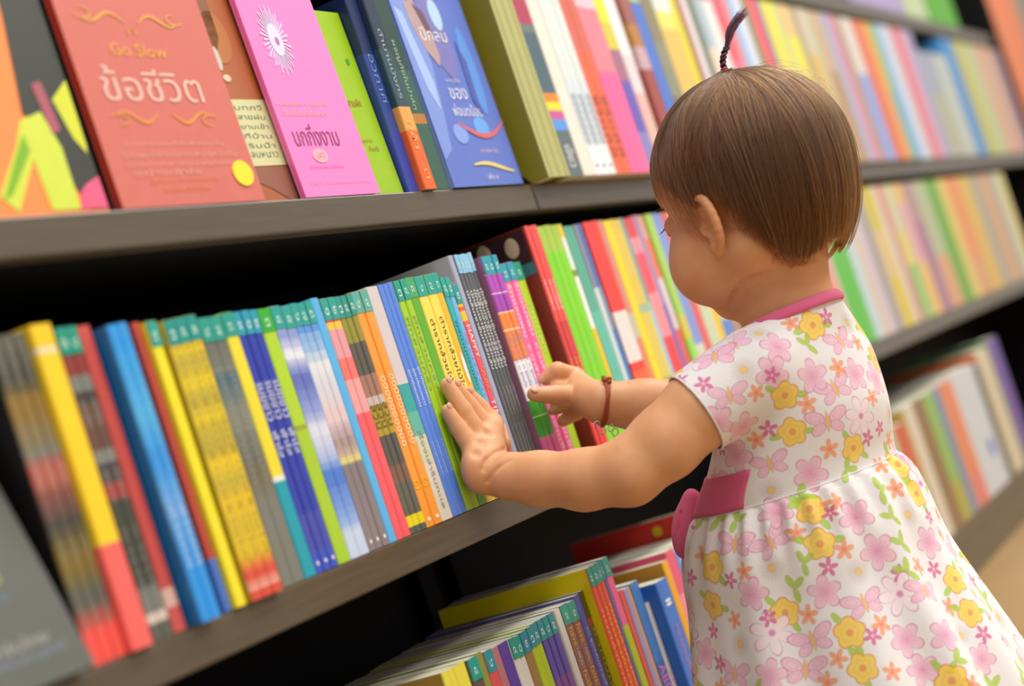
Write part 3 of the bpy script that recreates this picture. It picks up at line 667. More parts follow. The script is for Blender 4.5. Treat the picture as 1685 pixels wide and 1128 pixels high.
# ------------------------------------------------------------------ implicit-surface modelling (numpy)
class Field:
    def __init__(s, lo, hi, h):
        s.h = h
        s.lo = np.array(lo, np.float32)
        s.n = tuple(int(math.ceil((hi[i] - lo[i]) / h)) + 1 for i in range(3))
        s.f = np.full(s.n, 0.5, np.float32)

    def sub(s, lo, hi):
        a = [max(0, int(math.floor((lo[i] - s.lo[i]) / s.h))) for i in range(3)]
        b = [min(s.n[i], int(math.ceil((hi[i] - s.lo[i]) / s.h)) + 1) for i in range(3)]
        if any(b[i] <= a[i] for i in range(3)):
            return None
        sl = tuple(slice(a[i], b[i]) for i in range(3))
        ax = [s.lo[i] + s.h * np.arange(a[i], b[i], dtype=np.float32) for i in range(3)]
        return sl, np.meshgrid(*ax, indexing='ij', sparse=True)

    def merge(s, sl, d, k, op='u'):
        g = s.f[sl]
        d = d.astype(np.float32)
        if op == 'u':
            if k > 0:
                hh = np.clip(0.5 + 0.5 * (g - d) / k, 0, 1)
                s.f[sl] = g * (1 - hh) + d * hh - k * hh * (1 - hh)
            else:
                s.f[sl] = np.minimum(g, d)
        elif op == 's':
            if k > 0:
                hh = np.clip(0.5 - 0.5 * (g + d) / k, 0, 1)
                s.f[sl] = g * (1 - hh) - d * hh + k * hh * (1 - hh)
            else:
                s.f[sl] = np.maximum(g, -d)

    def cone(s, p, q, r1, r2, k=0.004, op='u', clip=None):
        p = np.array(p, float)
        q = np.array(q, float)
        m = max(r1, r2) + k * 2 + 3 * s.h
        r = s.sub(np.minimum(p, q) - m, np.maximum(p, q) + m)
        if r is None:
            return
        sl, (X, Y, Z) = r
        v = q - p
        t = np.clip(((X - p[0]) * v[0] + (Y - p[1]) * v[1] + (Z - p[2]) * v[2]) / max(1e-12, v @ v), 0, 1)
        d = np.sqrt((X - p[0] - t * v[0]) ** 2 + (Y - p[1] - t * v[1]) ** 2 + (Z - p[2] - t * v[2]) ** 2) - (r1 + (r2 - r1) * t)
        if clip is not None:
            c0, cn = clip
            d = np.maximum(d, (X - c0[0]) * cn[0] + (Y - c0[1]) * cn[1] + (Z - c0[2]) * cn[2])
        s.merge(sl, d, k, op)

    def chain(s, pts, k=0.004):
        for a, b in zip(pts[:-1], pts[1:]):
            s.cone(a[:3], b[:3], a[3], b[3], k)

    def ell(s, c, rad, R=None, k=0.004, op='u'):
        c = np.array(c, float)
        rad = np.array(rad, float)
        m = max(rad) + 2 * k + 3 * s.h
        r = s.sub(c - m, c + m)
        if r is None:
            return
        sl, (X, Y, Z) = r
        R = np.eye(3) if R is None else R        # columns = local axes in world
        x = [((X - c[0]) * R[0, i] + (Y - c[1]) * R[1, i] + (Z - c[2]) * R[2, i]) for i in range(3)]
        k0 = np.sqrt(sum((x[i] / rad[i]) ** 2 for i in range(3)))
        k1 = np.sqrt(sum((x[i] / rad[i] ** 2) ** 2 for i in range(3)))
        d = k0 * (k0 - 1) / np.maximum(k1, 1e-6)
        d = np.where(k0 < 0.05, -min(rad), d)
        s.merge(sl, d, k, op)

    def rings(s, prof, F, L, z0, z1, fold=None, k=0.006):
        """loft of horizontal ellipses: prof rows = z, cx, cy, a (along L), b (along F)"""
        P = np.array(prof)
        rad = P[:, 3:5].max() + 0.03
        lo = (P[:, 1].min() - rad, P[:, 2].min() - rad, z0 - 0.01)
        hi = (P[:, 1].max() + rad, P[:, 2].max() + rad, z1 + 0.01)
        sl, (X, Y, Z) = s.sub(lo, hi)
        zz = Z.ravel()
        cx, cy, a, b = (smooth_interp(zz, P[:, 0], P[:, i])[None, None, :] for i in range(1, 5))
        dx = X - cx
        dy = Y - cy
        u = (dx * L[0] + dy * L[1]) / a
        v = (dx * F[0] + dy * F[1]) / b
        rr = np.sqrt(u * u + v * v)
        q = 1.0
        if fold is not None:
            q = fold(np.arctan2(u, v), Z)
        d = (rr - q) * np.minimum(a, b)
        d = np.maximum(d, np.maximum(z0 - Z, Z - z1))
        s.merge(sl, d, k)

    def hit(s, p, dirv, reach=0.03):
        """first surface point along a line through p"""
        p = np.array(p, float)
        dirv = np.array(dirv, float) / np.linalg.norm(dirv)
        for t in np.arange(-reach, reach, s.h * 0.4):
            q = p + dirv * t
            i = np.round((q - s.lo) / s.h).astype(int)
            if (i >= 0).all() and (i < np.array(s.n)).all() and s.f[tuple(i)] < 0:
                return q
        return p

    def mesh(s):
        f = s.f
        n = f.shape
        neg = f < 0
        c = [neg[i:n[0] - 1 + i, j:n[1] - 1 + j, k:n[2] - 1 + k] for i in (0, 1) for j in (0, 1) for k in (0, 1)]
        anyc = c[0].copy()
        allc = c[0].copy()
        for q in c[1:]:
            anyc |= q
            allc &= q
        act = anyc & ~allc
        I = np.argwhere(act)
        idx = np.full(act.shape, -1, np.int32)
        idx[tuple(I.T)] = np.arange(len(I))
        off = np.array([(i, j, k) for i in (0, 1) for j in (0, 1) for k in (0, 1)])
        val = np.stack([f[tuple((I + o).T)] for o in off], 1)
        acc = np.zeros((len(I), 3))
        cnt = np.zeros(len(I))
        for a in range(8):
            for b in range(a + 1, 8):
                if np.abs(off[a] - off[b]).sum() == 1:
                    va, vb = val[:, a], val[:, b]
                    m = (va < 0) != (vb < 0)
                    t = np.where(m, va / np.where(m, va - vb, 1), 0)
                    p = off[a][None] + t[:, None] * (off[b] - off[a])[None]
                    acc += np.where(m[:, None], p, 0)
                    cnt += m
        V = s.lo[None] + s.h * (I + acc / cnt[:, None])
        Q = []
        for ax in range(3):
            o1, o2 = (ax + 1) % 3, (ax + 2) % 3
            A = [slice(1, n[i] - 1) for i in range(3)]
            A[ax] = slice(0, n[ax] - 1)
            Bs = list(A)
            Bs[ax] = slice(1, n[ax])
            na, nb = neg[tuple(A)], neg[tuple(Bs)]
            E = np.argwhere(na != nb)
            base = E + np.array([1 if i != ax else 0 for i in range(3)])
            e1 = np.zeros(3, int)
            e1[o1] = 1
            e2 = np.zeros(3, int)
            e2[o2] = 1
            g = lambda q: idx[tuple(q.T)]
            quad = np.stack([g(base - e1 - e2), g(base - e2), g(base), g(base - e1)], 1)
            fl = ~na[tuple(E.T)]
            quad[fl] = quad[fl][:, ::-1]
            Q.append(quad)
        return V, np.concatenate(Q)

def smooth_interp(x, xs, ys):
    """Catmull-Rom through sorted knots"""
    xs = np.asarray(xs, float)
    ys = np.asarray(ys, float)
    m = np.gradient(ys, xs)
    i = np.clip(np.searchsorted(xs, x) - 1, 0, len(xs) - 2)
    h = xs[i + 1] - xs[i]
    t = np.clip((x - xs[i]) / h, 0, 1)
    t2, t3 = t * t, t * t * t
    return (2 * t3 - 3 * t2 + 1) * ys[i] + (t3 - 2 * t2 + t) * h * m[i] + (-2 * t3 + 3 * t2) * ys[i + 1] + (t3 - t2) * h * m[i + 1]

def quad_mesh(name, V, Q, smooth=True):
    me = bpy.data.meshes.new(name)
    me.vertices.add(len(V))
    me.vertices.foreach_set('co', np.asarray(V, np.float32).ravel())
    me.loops.add(len(Q) * 4)
    me.loops.foreach_set('vertex_index', np.asarray(Q, np.int32).ravel())
    me.polygons.add(len(Q))
    me.polygons.foreach_set('loop_start', np.arange(0, len(Q) * 4, 4, dtype=np.int32))
    me.polygons.foreach_set('loop_total', np.full(len(Q), 4, np.int32))
    me.update(calc_edges=True)
    me.validate()
    if smooth:
        me.polygons.foreach_set('use_smooth', [True] * len(me.polygons))
    return me

def relax(V, Q, it=2, lam=0.5):
    n = len(V)
    e = np.concatenate([Q[:, [0, 1]], Q[:, [1, 2]], Q[:, [2, 3]], Q[:, [3, 0]]])
    for q in range(it):
        for l in (lam, -lam * 1.04):
            acc = np.zeros((n, 3))
            cnt = np.zeros(n)
            for a, b in ((0, 1), (1, 0)):
                for c in range(3):
                    acc[:, c] += np.bincount(e[:, a], weights=V[e[:, b], c], minlength=n)
                cnt += np.bincount(e[:, a], minlength=n)
            V = V + l * (acc / np.maximum(cnt, 1)[:, None] - V)
    return V

# ------------------------------------------------------------------ the girl: frames and joints
Fw = np.array([0.276, 0.961, 0.0])
Lw = np.array([-0.961, 0.276, 0.0])
NECK = np.array([1.4486, -0.2678, 0.4624])
HC = np.array([1.4474, -0.2758, 0.5771])
_p = math.radians(5.0)
_y = math.atan2(Fw[1], Fw[0]) - math.radians(5.0)
Fh = np.array([math.cos(_y), math.sin(_y), 0.0])
HF = Fh * math.cos(_p) - np.array([0, 0, 1.0]) * math.sin(_p)
HU = Fh * math.sin(_p) + np.array([0, 0, 1.0]) * math.cos(_p)
HL = np.array([-math.sin(_y), math.cos(_y), 0.0])
HR = np.stack([HL, HF, HU], 1)
def hd(x, y, z):
    return HC + HL * x + HF * y + HU * z
J = dict(
    lsh=(1.3790, -0.2300, 0.4215), lsl=(1.3566, -0.1995, 0.4104), lel=(1.3199, -0.1439, 0.3785),
    lfm=(1.3194, -0.0867, 0.3918), lwr=(1.3204, -0.0331, 0.4098),
    rsh=(1.524, -0.262, 0.4200), rel=(1.5398, -0.1298, 0.4066), rf=(1.5099, -0.0925, 0.4243), rwr=(1.4883, -0.061, 0.4404))
HAND = dict(
    l_heel=(1.3183, -0.019, 0.4163),
    l_p=[(1.3190, -0.0160, 0.4380, 0.0088), (1.3175, -0.0105, 0.4570, 0.0073), (1.3150, -0.0072, 0.4740, 0.0056)],
    l_r=[(1.3345, -0.0165, 0.4450, 0.0095), (1.3315, -0.0120, 0.4700, 0.0079), (1.3275, -0.0075, 0.4945, 0.0060)],
    l_m=[(1.3520, -0.0160, 0.4505, 0.0095), (1.3475, -0.0110, 0.4710, 0.0079), (1.3405, -0.0078, 0.4905, 0.0062)],
    l_i=[(1.3660, -0.0150, 0.4540, 0.0092), (1.3640, -0.0105, 0.4690, 0.0077), (1.3590, -0.0076, 0.4820, 0.0060)],
    l_t=[(1.3640, -0.0170, 0.4345, 0.0105), (1.3765, -0.0130, 0.4450, 0.0086), (1.3800, -0.0098, 0.4560, 0.0066)],
    r_palm=(1.5182, -0.030, 0.4561),
    r_t=[(1.5052, -0.036, 0.4508, 0.0113), (1.4800, -0.028, 0.4585, 0.0089), (1.4590, -0.0175, 0.4655, 0.0067)],
    r_i=[(1.5235, -0.031, 0.4690, 0.0093), (1.5070, -0.024, 0.4795, 0.0080), (1.5050, -0.0115, 0.4762, 0.0063)],
    r_m=[(1.5180, -0.030, 0.4613, 0.0091), (1.5030, -0.021, 0.4645, 0.0078), (1.5040, -0.0115, 0.4590, 0.0060)],
    r_g=[(1.5200, -0.030, 0.4500, 0.0086), (1.5040, -0.021, 0.4500, 0.0073), (1.5050, -0.0110, 0.4470, 0.0058)],
    r_p=[(1.5300, -0.031, 0.4415, 0.0080), (1.5140, -0.0245, 0.4375, 0.0067), (1.5020, -0.0160, 0.4345, 0.0054)])

NECK_FOLD = [(1.3812, -0.2453, 0.4822), (1.3828, -0.2493, 0.4889), (1.3861, -0.2565, 0.4944), (1.3908, -0.2665, 0.4969), (1.3956, -0.2764, 0.4963)]
LB = [(1.3361, -0.172, 0.3949), (1.3197, -0.1415, 0.3823), (1.3151, -0.1049, 0.3869), (1.3183, -0.0667, 0.3976)]
CREASE = [[(1.3155, -0.0478, 0.4298), (1.3049, -0.0419, 0.4292), (1.2994, -0.0348, 0.426), (1.2974, -0.0301, 0.4199)], [(1.3091, -0.0497, 0.42), (1.2993, -0.0406, 0.4166), (1.2962, -0.0314, 0.4095)]]
def cz(z, t):
    return NECK[0] + t * Fw[0], NECK[1] + t * Fw[1]
# dress profile: z, forward offset of the ring centre, half width, half depth
DP = [(0.105, .060, .147, .145), (0.153, .060, .1365, .1345), (0.2000, .060, .125, .123), (0.2435, .0595, .1145, .1125), (0.285, .057, .1085, .1055), (0.313, .0525, .0980, .0940), (0.324, .051, .0915, .0875),
      (0.335, .0465, .0900, .0835), (0.350, .037, .0870, .0785), (0.374, .0245, .0845, .0710), (0.399, .0155, .0830, .0610), (0.418, .010, .0800, .0530),
      (0.434, .006, .0735, .0455), (0.450, .002, .0590, .0415), (0.462, .000, .0480, .0400), (0.478, -.002, .0420, .0390)]
DRESS_P = [(z,) + cz(z, t) + (a, b) for z, t, a, b in DP]
BODY_P = [(z,) + cz(z, t) + ((min(a, .0905) - .008), (min(b, .088) - .008)) for z, t, a, b in DP if z >= 0.15]

def build_body():
    f = Field((1.27, -0.40, 0.0), (1.64, 0.005, 0.70), 0.0015)
    # trunk
    f.rings(BODY_P, Fw, Lw, 0.16, 0.452, k=0.0)
    hipc = np.array(cz(0.18, .055) + (0.185,))
    f.ell(hipc, (0.078, 0.076, 0.062), np.stack([Lw, Fw, [0, 0, 1]], 1), k=0.02)
    # legs, slightly bent under the skirt
    for sg in (1, -1):
        hip = hipc + Lw * 0.042 * sg + np.array([0, 0, -0.02])
        knee = hipc + Lw * 0.052 * sg + Fw * 0.035 + np.array([0, 0, -0.085])
        ank = hipc + Lw * 0.052 * sg + Fw * 0.0 + np.array([0, 0, -0.155])
        f.cone(hip, knee, 0.043, 0.033, 0.012)
        f.cone(knee, ank, 0.032, 0.020, 0.006)
        heel = ank + np.array([0, 0, -0.015])
        ball = ank + Fw * 0.055 + Lw * 0.006 * sg
        ball[2] = 0.013
        heel[2] = 0.015
        f.cone(ank, heel, 0.020, 0.0145, 0.008)
        f.cone(heel, ball, 0.0145, 0.0125, 0.008)
        for tq in range(5):
            b0 = ball + Lw * (0.013 - 0.0065 * tq) * sg + Fw * 0.002
            b1 = b0 + Fw * (0.022 - 0.0025 * tq)
            b0[2] = 0.0095
            b1[2] = 0.0075
            f.cone(b0, b1, 0.006, 0.0062 - 0.0005 * tq, 0.002)
    # neck
    f.cone(NECK + Fw * 0.002 + np.array([0, 0, -0.025]), NECK + Fw * 0.002, 0.041, 0.0365, 0.012)
    f.cone(NECK + Fw * 0.002, hd(0, -0.006, -0.045), 0.0365, 0.0360, 0.012)
    # head
    f.ell(hd(0, -0.003, 0.008), (0.0655, 0.0770, 0.0705), HR, k=0.01)
    f.ell(hd(0, 0.034, -0.043), (0.0630, 0.0600, 0.0570), HR, k=0.018)
    for sg in (1, -1):
        f.ell(hd(0.0400 * sg, 0.046, -0.054), (0.0310, 0.0330, 0.0330), HR, k=0.014)       # cheeks
        f.cone(hd(0.044 * sg, 0.0, -0.056), hd(0.012 * sg, 0.054, -0.083), 0.020, 0.017, 0.016)   # jaw
    f.ell(hd(0, 0.071, -0.086), (0.0165, 0.0150, 0.0140), HR, k=0.012)                      # chin
    f.ell(hd(0, 0.040, -0.078), (0.034, 0.034, 0.022), HR, k=0.014)                         # under-chin
    f.ell(hd(0, 0.062, 0.020), (0.046, 0.020, 0.026), HR, k=0.014)                          # brow
    for sg in (1, -1):
        f.ell(hd(0.029 * sg, 0.0835, -0.010), (0.0135, 0.010, 0.0085), HR, k=0.008, op='s')  # socket
        f.ell(hd(0.029 * sg, 0.0705, -0.0100), (0.0130, 0.0105, 0.0100), HR, k=0.002)        # lids over the eye
    f.cone(hd(0, 0.081, -0.010), hd(0, 0.0955, -0.031), 0.0055, 0.0072, 0.006)              # nose
    for sg in (1, -1):
        f.ell(hd(0.0075 * sg, 0.0915, -0.0330), (0.0050, 0.0052, 0.0045), HR, k=0.003)
        f.ell(hd(0.0040 * sg, 0.0960, -0.0375), (0.0018, 0.0028, 0.0020), HR, k=0.001, op='s')
    f.ell(hd(0, 0.0890, -0.0540), (0.0135, 0.0075, 0.0038), HR, k=0.004)                    # lips
    f.ell(hd(0, 0.0880, -0.0610), (0.0115, 0.0075, 0.0042), HR, k=0.003)
    f.ell(hd(0, 0.0970, -0.0575), (0.0130, 0.0050, 0.0010), HR, k=0.0015, op='s')
    # ears
    for sg in (1, -1):
        e = hd(0.0670 * sg, 0.011, -0.0275)
        out = HL * sg
        bk = -HF * math.cos(0.42) + out * math.sin(0.42)
        nr = np.cross(bk, HU)
        Re = np.stack([bk, HU, nr / np.linalg.norm(nr)], 1)
        cen = e + bk * 0.008
        f.ell(cen, (0.0130, 0.0215, 0.0042), Re, k=0.004)
        pts = []
        for q in range(15):
            a = math.radians(-150 + 255 * q / 14.0)
            pts.append(tuple(cen + bk * (0.0130 * math.cos(a + 0.6)) + HU * (0.0215 * math.sin(a + 0.6)) + out * 0.0015) + (0.0030 + 0.0006 * math.sin(q / 14 * math.pi),))
        f.chain(pts, 0.0015)
        f.ell(cen + out * 0.005 - HU * 0.001 - bk * 0.002, (0.0070, 0.0120, 0.0055), Re, k=0.003, op='s')
        f.ell(e + HU * -0.0215 + bk * 0.0035 + out * 0.001, (0.0062, 0.0070, 0.0045), Re, k=0.003)   # lobe
        f.ell(e - bk * 0.004 + HU * -0.003 + out * 0.0015, (0.0035, 0.0055, 0.0035), Re, k=0.003)   # tragus
    # left arm
    j = {k: np.array(v) for k, v in J.items()}
    f.cone(j['lsh'], j['lsl'], 0.029, 0.0295, 0.015)
    f.chain([tuple(j['lsl']) + (.0300,), LB[0] + (.0280,), LB[1] + (.0256,), LB[2] + (.0232,), LB[3] + (.0216,)], 0.010)
    f.cone(np.array(LB[3]), j['lwr'] + (np.array(LB[3]) - j['lwr']) * 0.25, 0.0216, 0.0200, 0.008)
    # left hand, palm against the spines
    lw = j['lwr']
    heel = np.array(HAND['l_heel'])
    f.cone(lw + np.array([0.002, 0.002, 0.001]), heel + np.array([0, -.001, 0]), 0.0190, 0.0165, 0.0022)
    for key, rr in (('l_p', .0112), ('l_r', .0118), ('l_m', .0116), ('l_i', .0108)):
        k0 = np.array(HAND[key][0][:3])
        f.cone(heel + (k0 - heel) * 0.10 + np.array([0, -.001, 0]), k0 + np.array([0, -.001, -.002]), 0.0155, rr * .92, 0.007)
    f.ell(heel + np.array([-.005, .000, .004]), (.0165, .0125, .0190), k=.006)
    f.ell(heel + np.array([.020, -.001, .010]), (.0150, .0120, .0165), k=.006)
    for key in ('l_p', 'l_r', 'l_m', 'l_i', 'l_t'):
        f.chain(HAND[key], 0.0016)
    eye0 = np.array(CAM_POS)
    for key in ('l_p', 'l_r', 'l_m'):                                  # knuckle dimples
        k0 = np.array(HAND[key][0][:3]) + np.array([0.003, 0, -.004])
        k0 = f.hit(k0, k0 - eye0)
        f.ell(k0, (.0022, .0022, .0022), k=.006, op='s')
    for pts in CREASE:                                                # chubby wrist folds
        f2 = [f.hit(p, np.array(p) - eye0) for p in pts]
        for p, q in zip(f2[:-1], f2[1:]):
            f.cone(p, q, .0010, .0010, .0030, op='s')
    # right arm
    f.cone(j['rsh'], j['rel'], 0.031, 0.0280, 0.015)
    f.cone(j['rel'], j['rf'], 0.0275, 0.0238, 0.008)
    f.cone(j['rf'], j['rwr'] + (j['rf'] - j['rwr']) * 0.1, 0.0238, 0.0190, 0.006)
    rw = j['rwr']
    rp = np.array(HAND['r_palm'])
    f.cone(rw, rp, 0.0180, 0.0140, 0.0035)
    for key in ('r_i', 'r_m', 'r_g', 'r_p'):
        k0 = np.array(HAND[key][0][:3])
        f.cone(rw + (rp - rw) * 0.35, k0, 0.0140, 0.0092, 0.006)
    f.cone(rw + (rp - rw) * 0.25 + np.array([-.006, -.002, 0]), HAND['r_t'][0][:3], 0.0140, 0.0105, 0.006)
    for key in ('r_t', 'r_i', 'r_m', 'r_g', 'r_p'):
        f.chain(HAND[key], 0.0018)
    f2 = [f.hit(p, np.array(p) - eye0, 0.05) for p in NECK_FOLD]        # soft fold under the jaw
    for p, q in zip(f2[:-1], f2[1:]):
        f.cone(p, q, .0012, .0012, .0045, op='s')
    V, Q = f.mesh()
    V = relax(V, Q, 2)
    return V, Q

def skin_mat():
    m = bpy.data.materials.new('skin')
    m.use_nodes = True
    nt = m.node_tree
    b = nt.nodes['Principled BSDF']
    tc = nt.nodes.new('ShaderNodeTexCoord')
    n = nt.nodes.new('ShaderNodeTexNoise')
    n.inputs['Scale'].default_value = 45.0
    n.inputs['Detail'].default_value = 4.0
    cr = nt.nodes.new('ShaderNodeValToRGB')
    cr.color_ramp.elements[0].position = 0.3
    cr.color_ramp.elements[1].position = 0.7
    cr.color_ramp.elements[0].color = lin('d49a6c') + (1,)
    cr.color_ramp.elements[1].color = lin('dea67c') + (1,)
    nt.links.new(tc.outputs['Object'], n.inputs['Vector'])
    nt.links.new(n.outputs['Fac'], cr.inputs[0])
    nt.links.new(cr.outputs[0], b.inputs['Base Color'])
    b.inputs['Roughness'].default_value = 0.5
    b.inputs['Specular IOR Level'].default_value = 0.35
    b.inputs['Subsurface Weight'].default_value = 0.25
    b.inputs['Subsurface Radius'].default_value = (1.0, 0.35, 0.15)
    b.inputs['Subsurface Scale'].default_value = 0.006
    return m
SKIN = skin_mat()

girl = empty('person', (1.46, -0.22, 0.0), 'toddler in floral dress reaching both hands to books on the middle shelf', 'person')
def put(name, me, parent, mats, world=True):
    o = link(name, me, parent, mats)
    if world:
        par = parent
        off = Vector((0, 0, 0))
        while par is not None:
            off += Vector(par.location)
            par = par.parent
        o.location = -off
    return o
bV, bQ = build_body()
body = put('body', quad_mesh('body', bV, bQ), girl, [SKIN])

def tube(name, pts, r, seg=10, closed=False, rad=None):
    """round tube along points"""
    P = [Vector(p) for p in pts]
    n = len(P)
    V, F = [], []
    prev = None
    for i in range(n):
        if closed:
            t = (P[(i + 1) % n] - P[i - 1]).normalized()
        else:
            t = (P[min(i + 1, n - 1)] - P[max(i - 1, 0)]).normalized()
        if prev is None:
            a = Vector((0, 0, 1)) if abs(t.z) < 0.9 else Vector((1, 0, 0))
            nrm = (a - t * a.dot(t)).normalized()
        else:
            nrm = (prev - t * prev.dot(t)).normalized()
        prev = nrm
        bi = t.cross(nrm)
        rr = rad[i] if rad else r
        for q in range(seg):
            a = 2 * math.pi * q / seg
            V.append(P[i] + (nrm * math.cos(a) + bi * math.sin(a)) * rr)
    m = n if closed else n - 1
    for i in range(m):
        k = (i + 1) % n
        for q in range(seg):
            w = (q + 1) % seg
            F.append((i * seg + q, i * seg + w, k * seg + w, k * seg + q))
    if not closed:
        F.append(tuple(reversed(range(seg))))
        F.append(tuple(range((n - 1) * seg, n * seg)))
    return mesh_from(name, V, F, None, True)

def blob(name, c, rad, R=None, seg=16):
    bm = bmesh.new()
    bmesh.ops.create_uvsphere(bm, u_segments=seg, v_segments=max(6, seg // 2), radius=1.0)
    R = np.eye(3) if R is None else R
    for v in bm.verts:
        l = np.array(v.co) * np.array(rad)
        v.co = Vector(tuple(np.array(c) + R @ l))
    me = bpy.data.meshes.new(name)
    bm.to_mesh(me)
    bm.free()
    me.polygons.foreach_set('use_smooth', [True] * len(me.polygons))
    return me

# nails on the fingers one sees
NAIL = mat('d89c82', 0.35)
for key in ('l_p', 'l_r', 'l_m', 'l_i', 'l_t', 'r_t', 'r_i', 'r_m', 'r_g', 'r_p'):
    a = np.array(HAND[key][1][:3])
    b = np.array(HAND[key][2][:3])
    r = HAND[key][2][3]
    ax = (b - a) / np.linalg.norm(b - a)
    up = np.array([-0.15, -1.0, 0.0]) if key[0] == 'l' else np.array([-0.6, -0.75, 0.25])
    if key == 'r_t':
        up = np.array([-0.75, -0.35, 0.55])
    up = up - ax * (up @ ax)
    up /= np.linalg.norm(up)
    sd = np.cross(ax, up)
    put('fingernail', blob('fingernail', b + up * (r * 0.82) + ax * r * 0.35, (r * .56, r * .70, r * .22), np.stack([sd, ax, up], 1), 12), body, [NAIL])
# eyes
for sg in (1, -1):
    ec = hd(0.029 * sg, 0.0722, -0.0108)
    eye = put('eye', blob('eye', ec, (0.0095, 0.0105, 0.0062), HR), body, [mat('e8e2dc', 0.15)])
    put('iris', blob('iris', hd(0.029 * sg, 0.0800, -0.0118), (0.0052, 0.0032, 0.0050), HR), body, [mat('1e120c', 0.1)])
    for q in range(9):
        t = (q - 4) / 4.0
        s0 = hd((0.029 + 0.010 * t) * sg, 0.0805 - 0.0035 * t * t, -0.0065 - .0025 * t * t)
        s1 = s0 + HF * 0.0055 + HL * sg * 0.0025 * t - HU * 0.0025
        put('eyelash', tube('eyelash', [s0, (s0 + s1) / 2 - HU * 0.0008, s1], 0.0002, 4, rad=[.00035, .00028, .0001]), body, [mat('140c0a', 0.5)])
    bp = [hd((0.029 + 0.013 * t) * sg, 0.0800 - 0.005 * t * t, 0.0085 - 0.0025 * t * t) for t in (-1, -.5, 0, .5, 1)]
    put('eyebrow', tube('eyebrow', bp, 0.001, 6, rad=[.0006, .0012, .0014, .0011, .0005]), body, [mat('3a2418', 0.7)])
# ------------------------------------------------------------------ dress
def skirt_fold(phi, z):
    g = np.clip((0.322 - z) / 0.20, 0, 1) ** 0.8
    w = (0.050 * np.cos(11 * phi + 0.6 + 0.8 * np.sin(2 * phi)) + 0.020 * np.cos(17 * phi + 2.1) + 0.018 * np.cos(5 * phi - 0.7))
    gather = np.where(z < 0.322, np.exp(-((0.312 - z) / 0.026) ** 2), 0) * 0.034 * np.cos(30 * phi + 1.5 * np.sin(3 * phi))
    lap = np.where(z < 0.3235, 0.012 * np.exp(-((0.3235 - z) / 0.030)), 0)
    wr = np.where(z > 0.325, 0.010 * np.cos(3 * phi + 60 * z) * np.exp(-((z - 0.37) / 0.04) ** 2), 0)
    return 1.0 + w * g + gather + lap + wr

def build_dress():
    h = 0.0026
    f = Field((1.27, -0.42, 0.09), (1.66, 0.0, 0.50), h)
    f.rings(DRESS_P, Fw, Lw, 0.112, 0.470, fold=skirt_fold, k=0.0)
    lsh, lsl, rsh, rel = (np.array(J[k]) for k in ('lsh', 'lsl', 'rsh', 'rel'))
    d = (lsl - lsh) / np.linalg.norm(lsl - lsh)
    ls = lsl + d * 0.004
    f.cone(lsh - d * 0.012 + np.array([0.004, -.004, .002]), lsl + d * 0.040, 0.0350, 0.0350, 0.014, clip=(ls, d))
    d2 = (rel - rsh) / np.linalg.norm(rel - rsh)
    rs = rsh + d2 * 0.055
    f.cone(rsh, rsh + d2 * 0.085, 0.0350, 0.0345, 0.014, clip=(rs, d2))
    V, Q = f.mesh()
    V = relax(V, Q, 2)
    c = V[Q].mean(1)
    nrm = np.cross(V[Q[:, 2]] - V[Q[:, 0]], V[Q[:, 3]] - V[Q[:, 1]])
    nrm /= np.maximum(np.linalg.norm(nrm, axis=1, keepdims=True), 1e-9)
    def flat(c0, dd):
        return (np.abs((c - c0) @ dd) < 0.0022) & (nrm @ dd > 0.72) & (np.linalg.norm(c - c0, axis=1) < 0.045)
    cut = flat(ls, d) | flat(rs, d2)
    n = NECK
    cut |= (c[:, 2] > 0.4605 + 0.10 * ((c - n) @ (-Fw))) & ((((c - n) @ Lw) / 0.053) ** 2 + (((c - n) @ Fw - 0.003) / 0.050) ** 2 < 1)
    cut |= (c[:, 2] < 0.1135)
    Q = Q[~cut]
    used = np.unique(Q)
    mp = np.full(len(V), -1)
    mp[used] = np.arange(len(used))
    V, Q = V[used], mp[Q]
    me = quad_mesh('dress0', V, Q)
    o = link('dress0', me)
    md = o.modifiers.new('s', 'SUBSURF')
    md.levels = 2
    md.boundary_smooth = 'ALL'
    dg = bpy.context.evaluated_depsgraph_get()
    out = bpy.data.meshes.new_from_object(o.evaluated_get(dg))
    bpy.data.objects.remove(o)
    out.name = 'dress'
    return out, (ls, d), (rs, d2)

def srgb(h):
    return np.array(lin(h))
WHITE = srgb('e8e5e6')

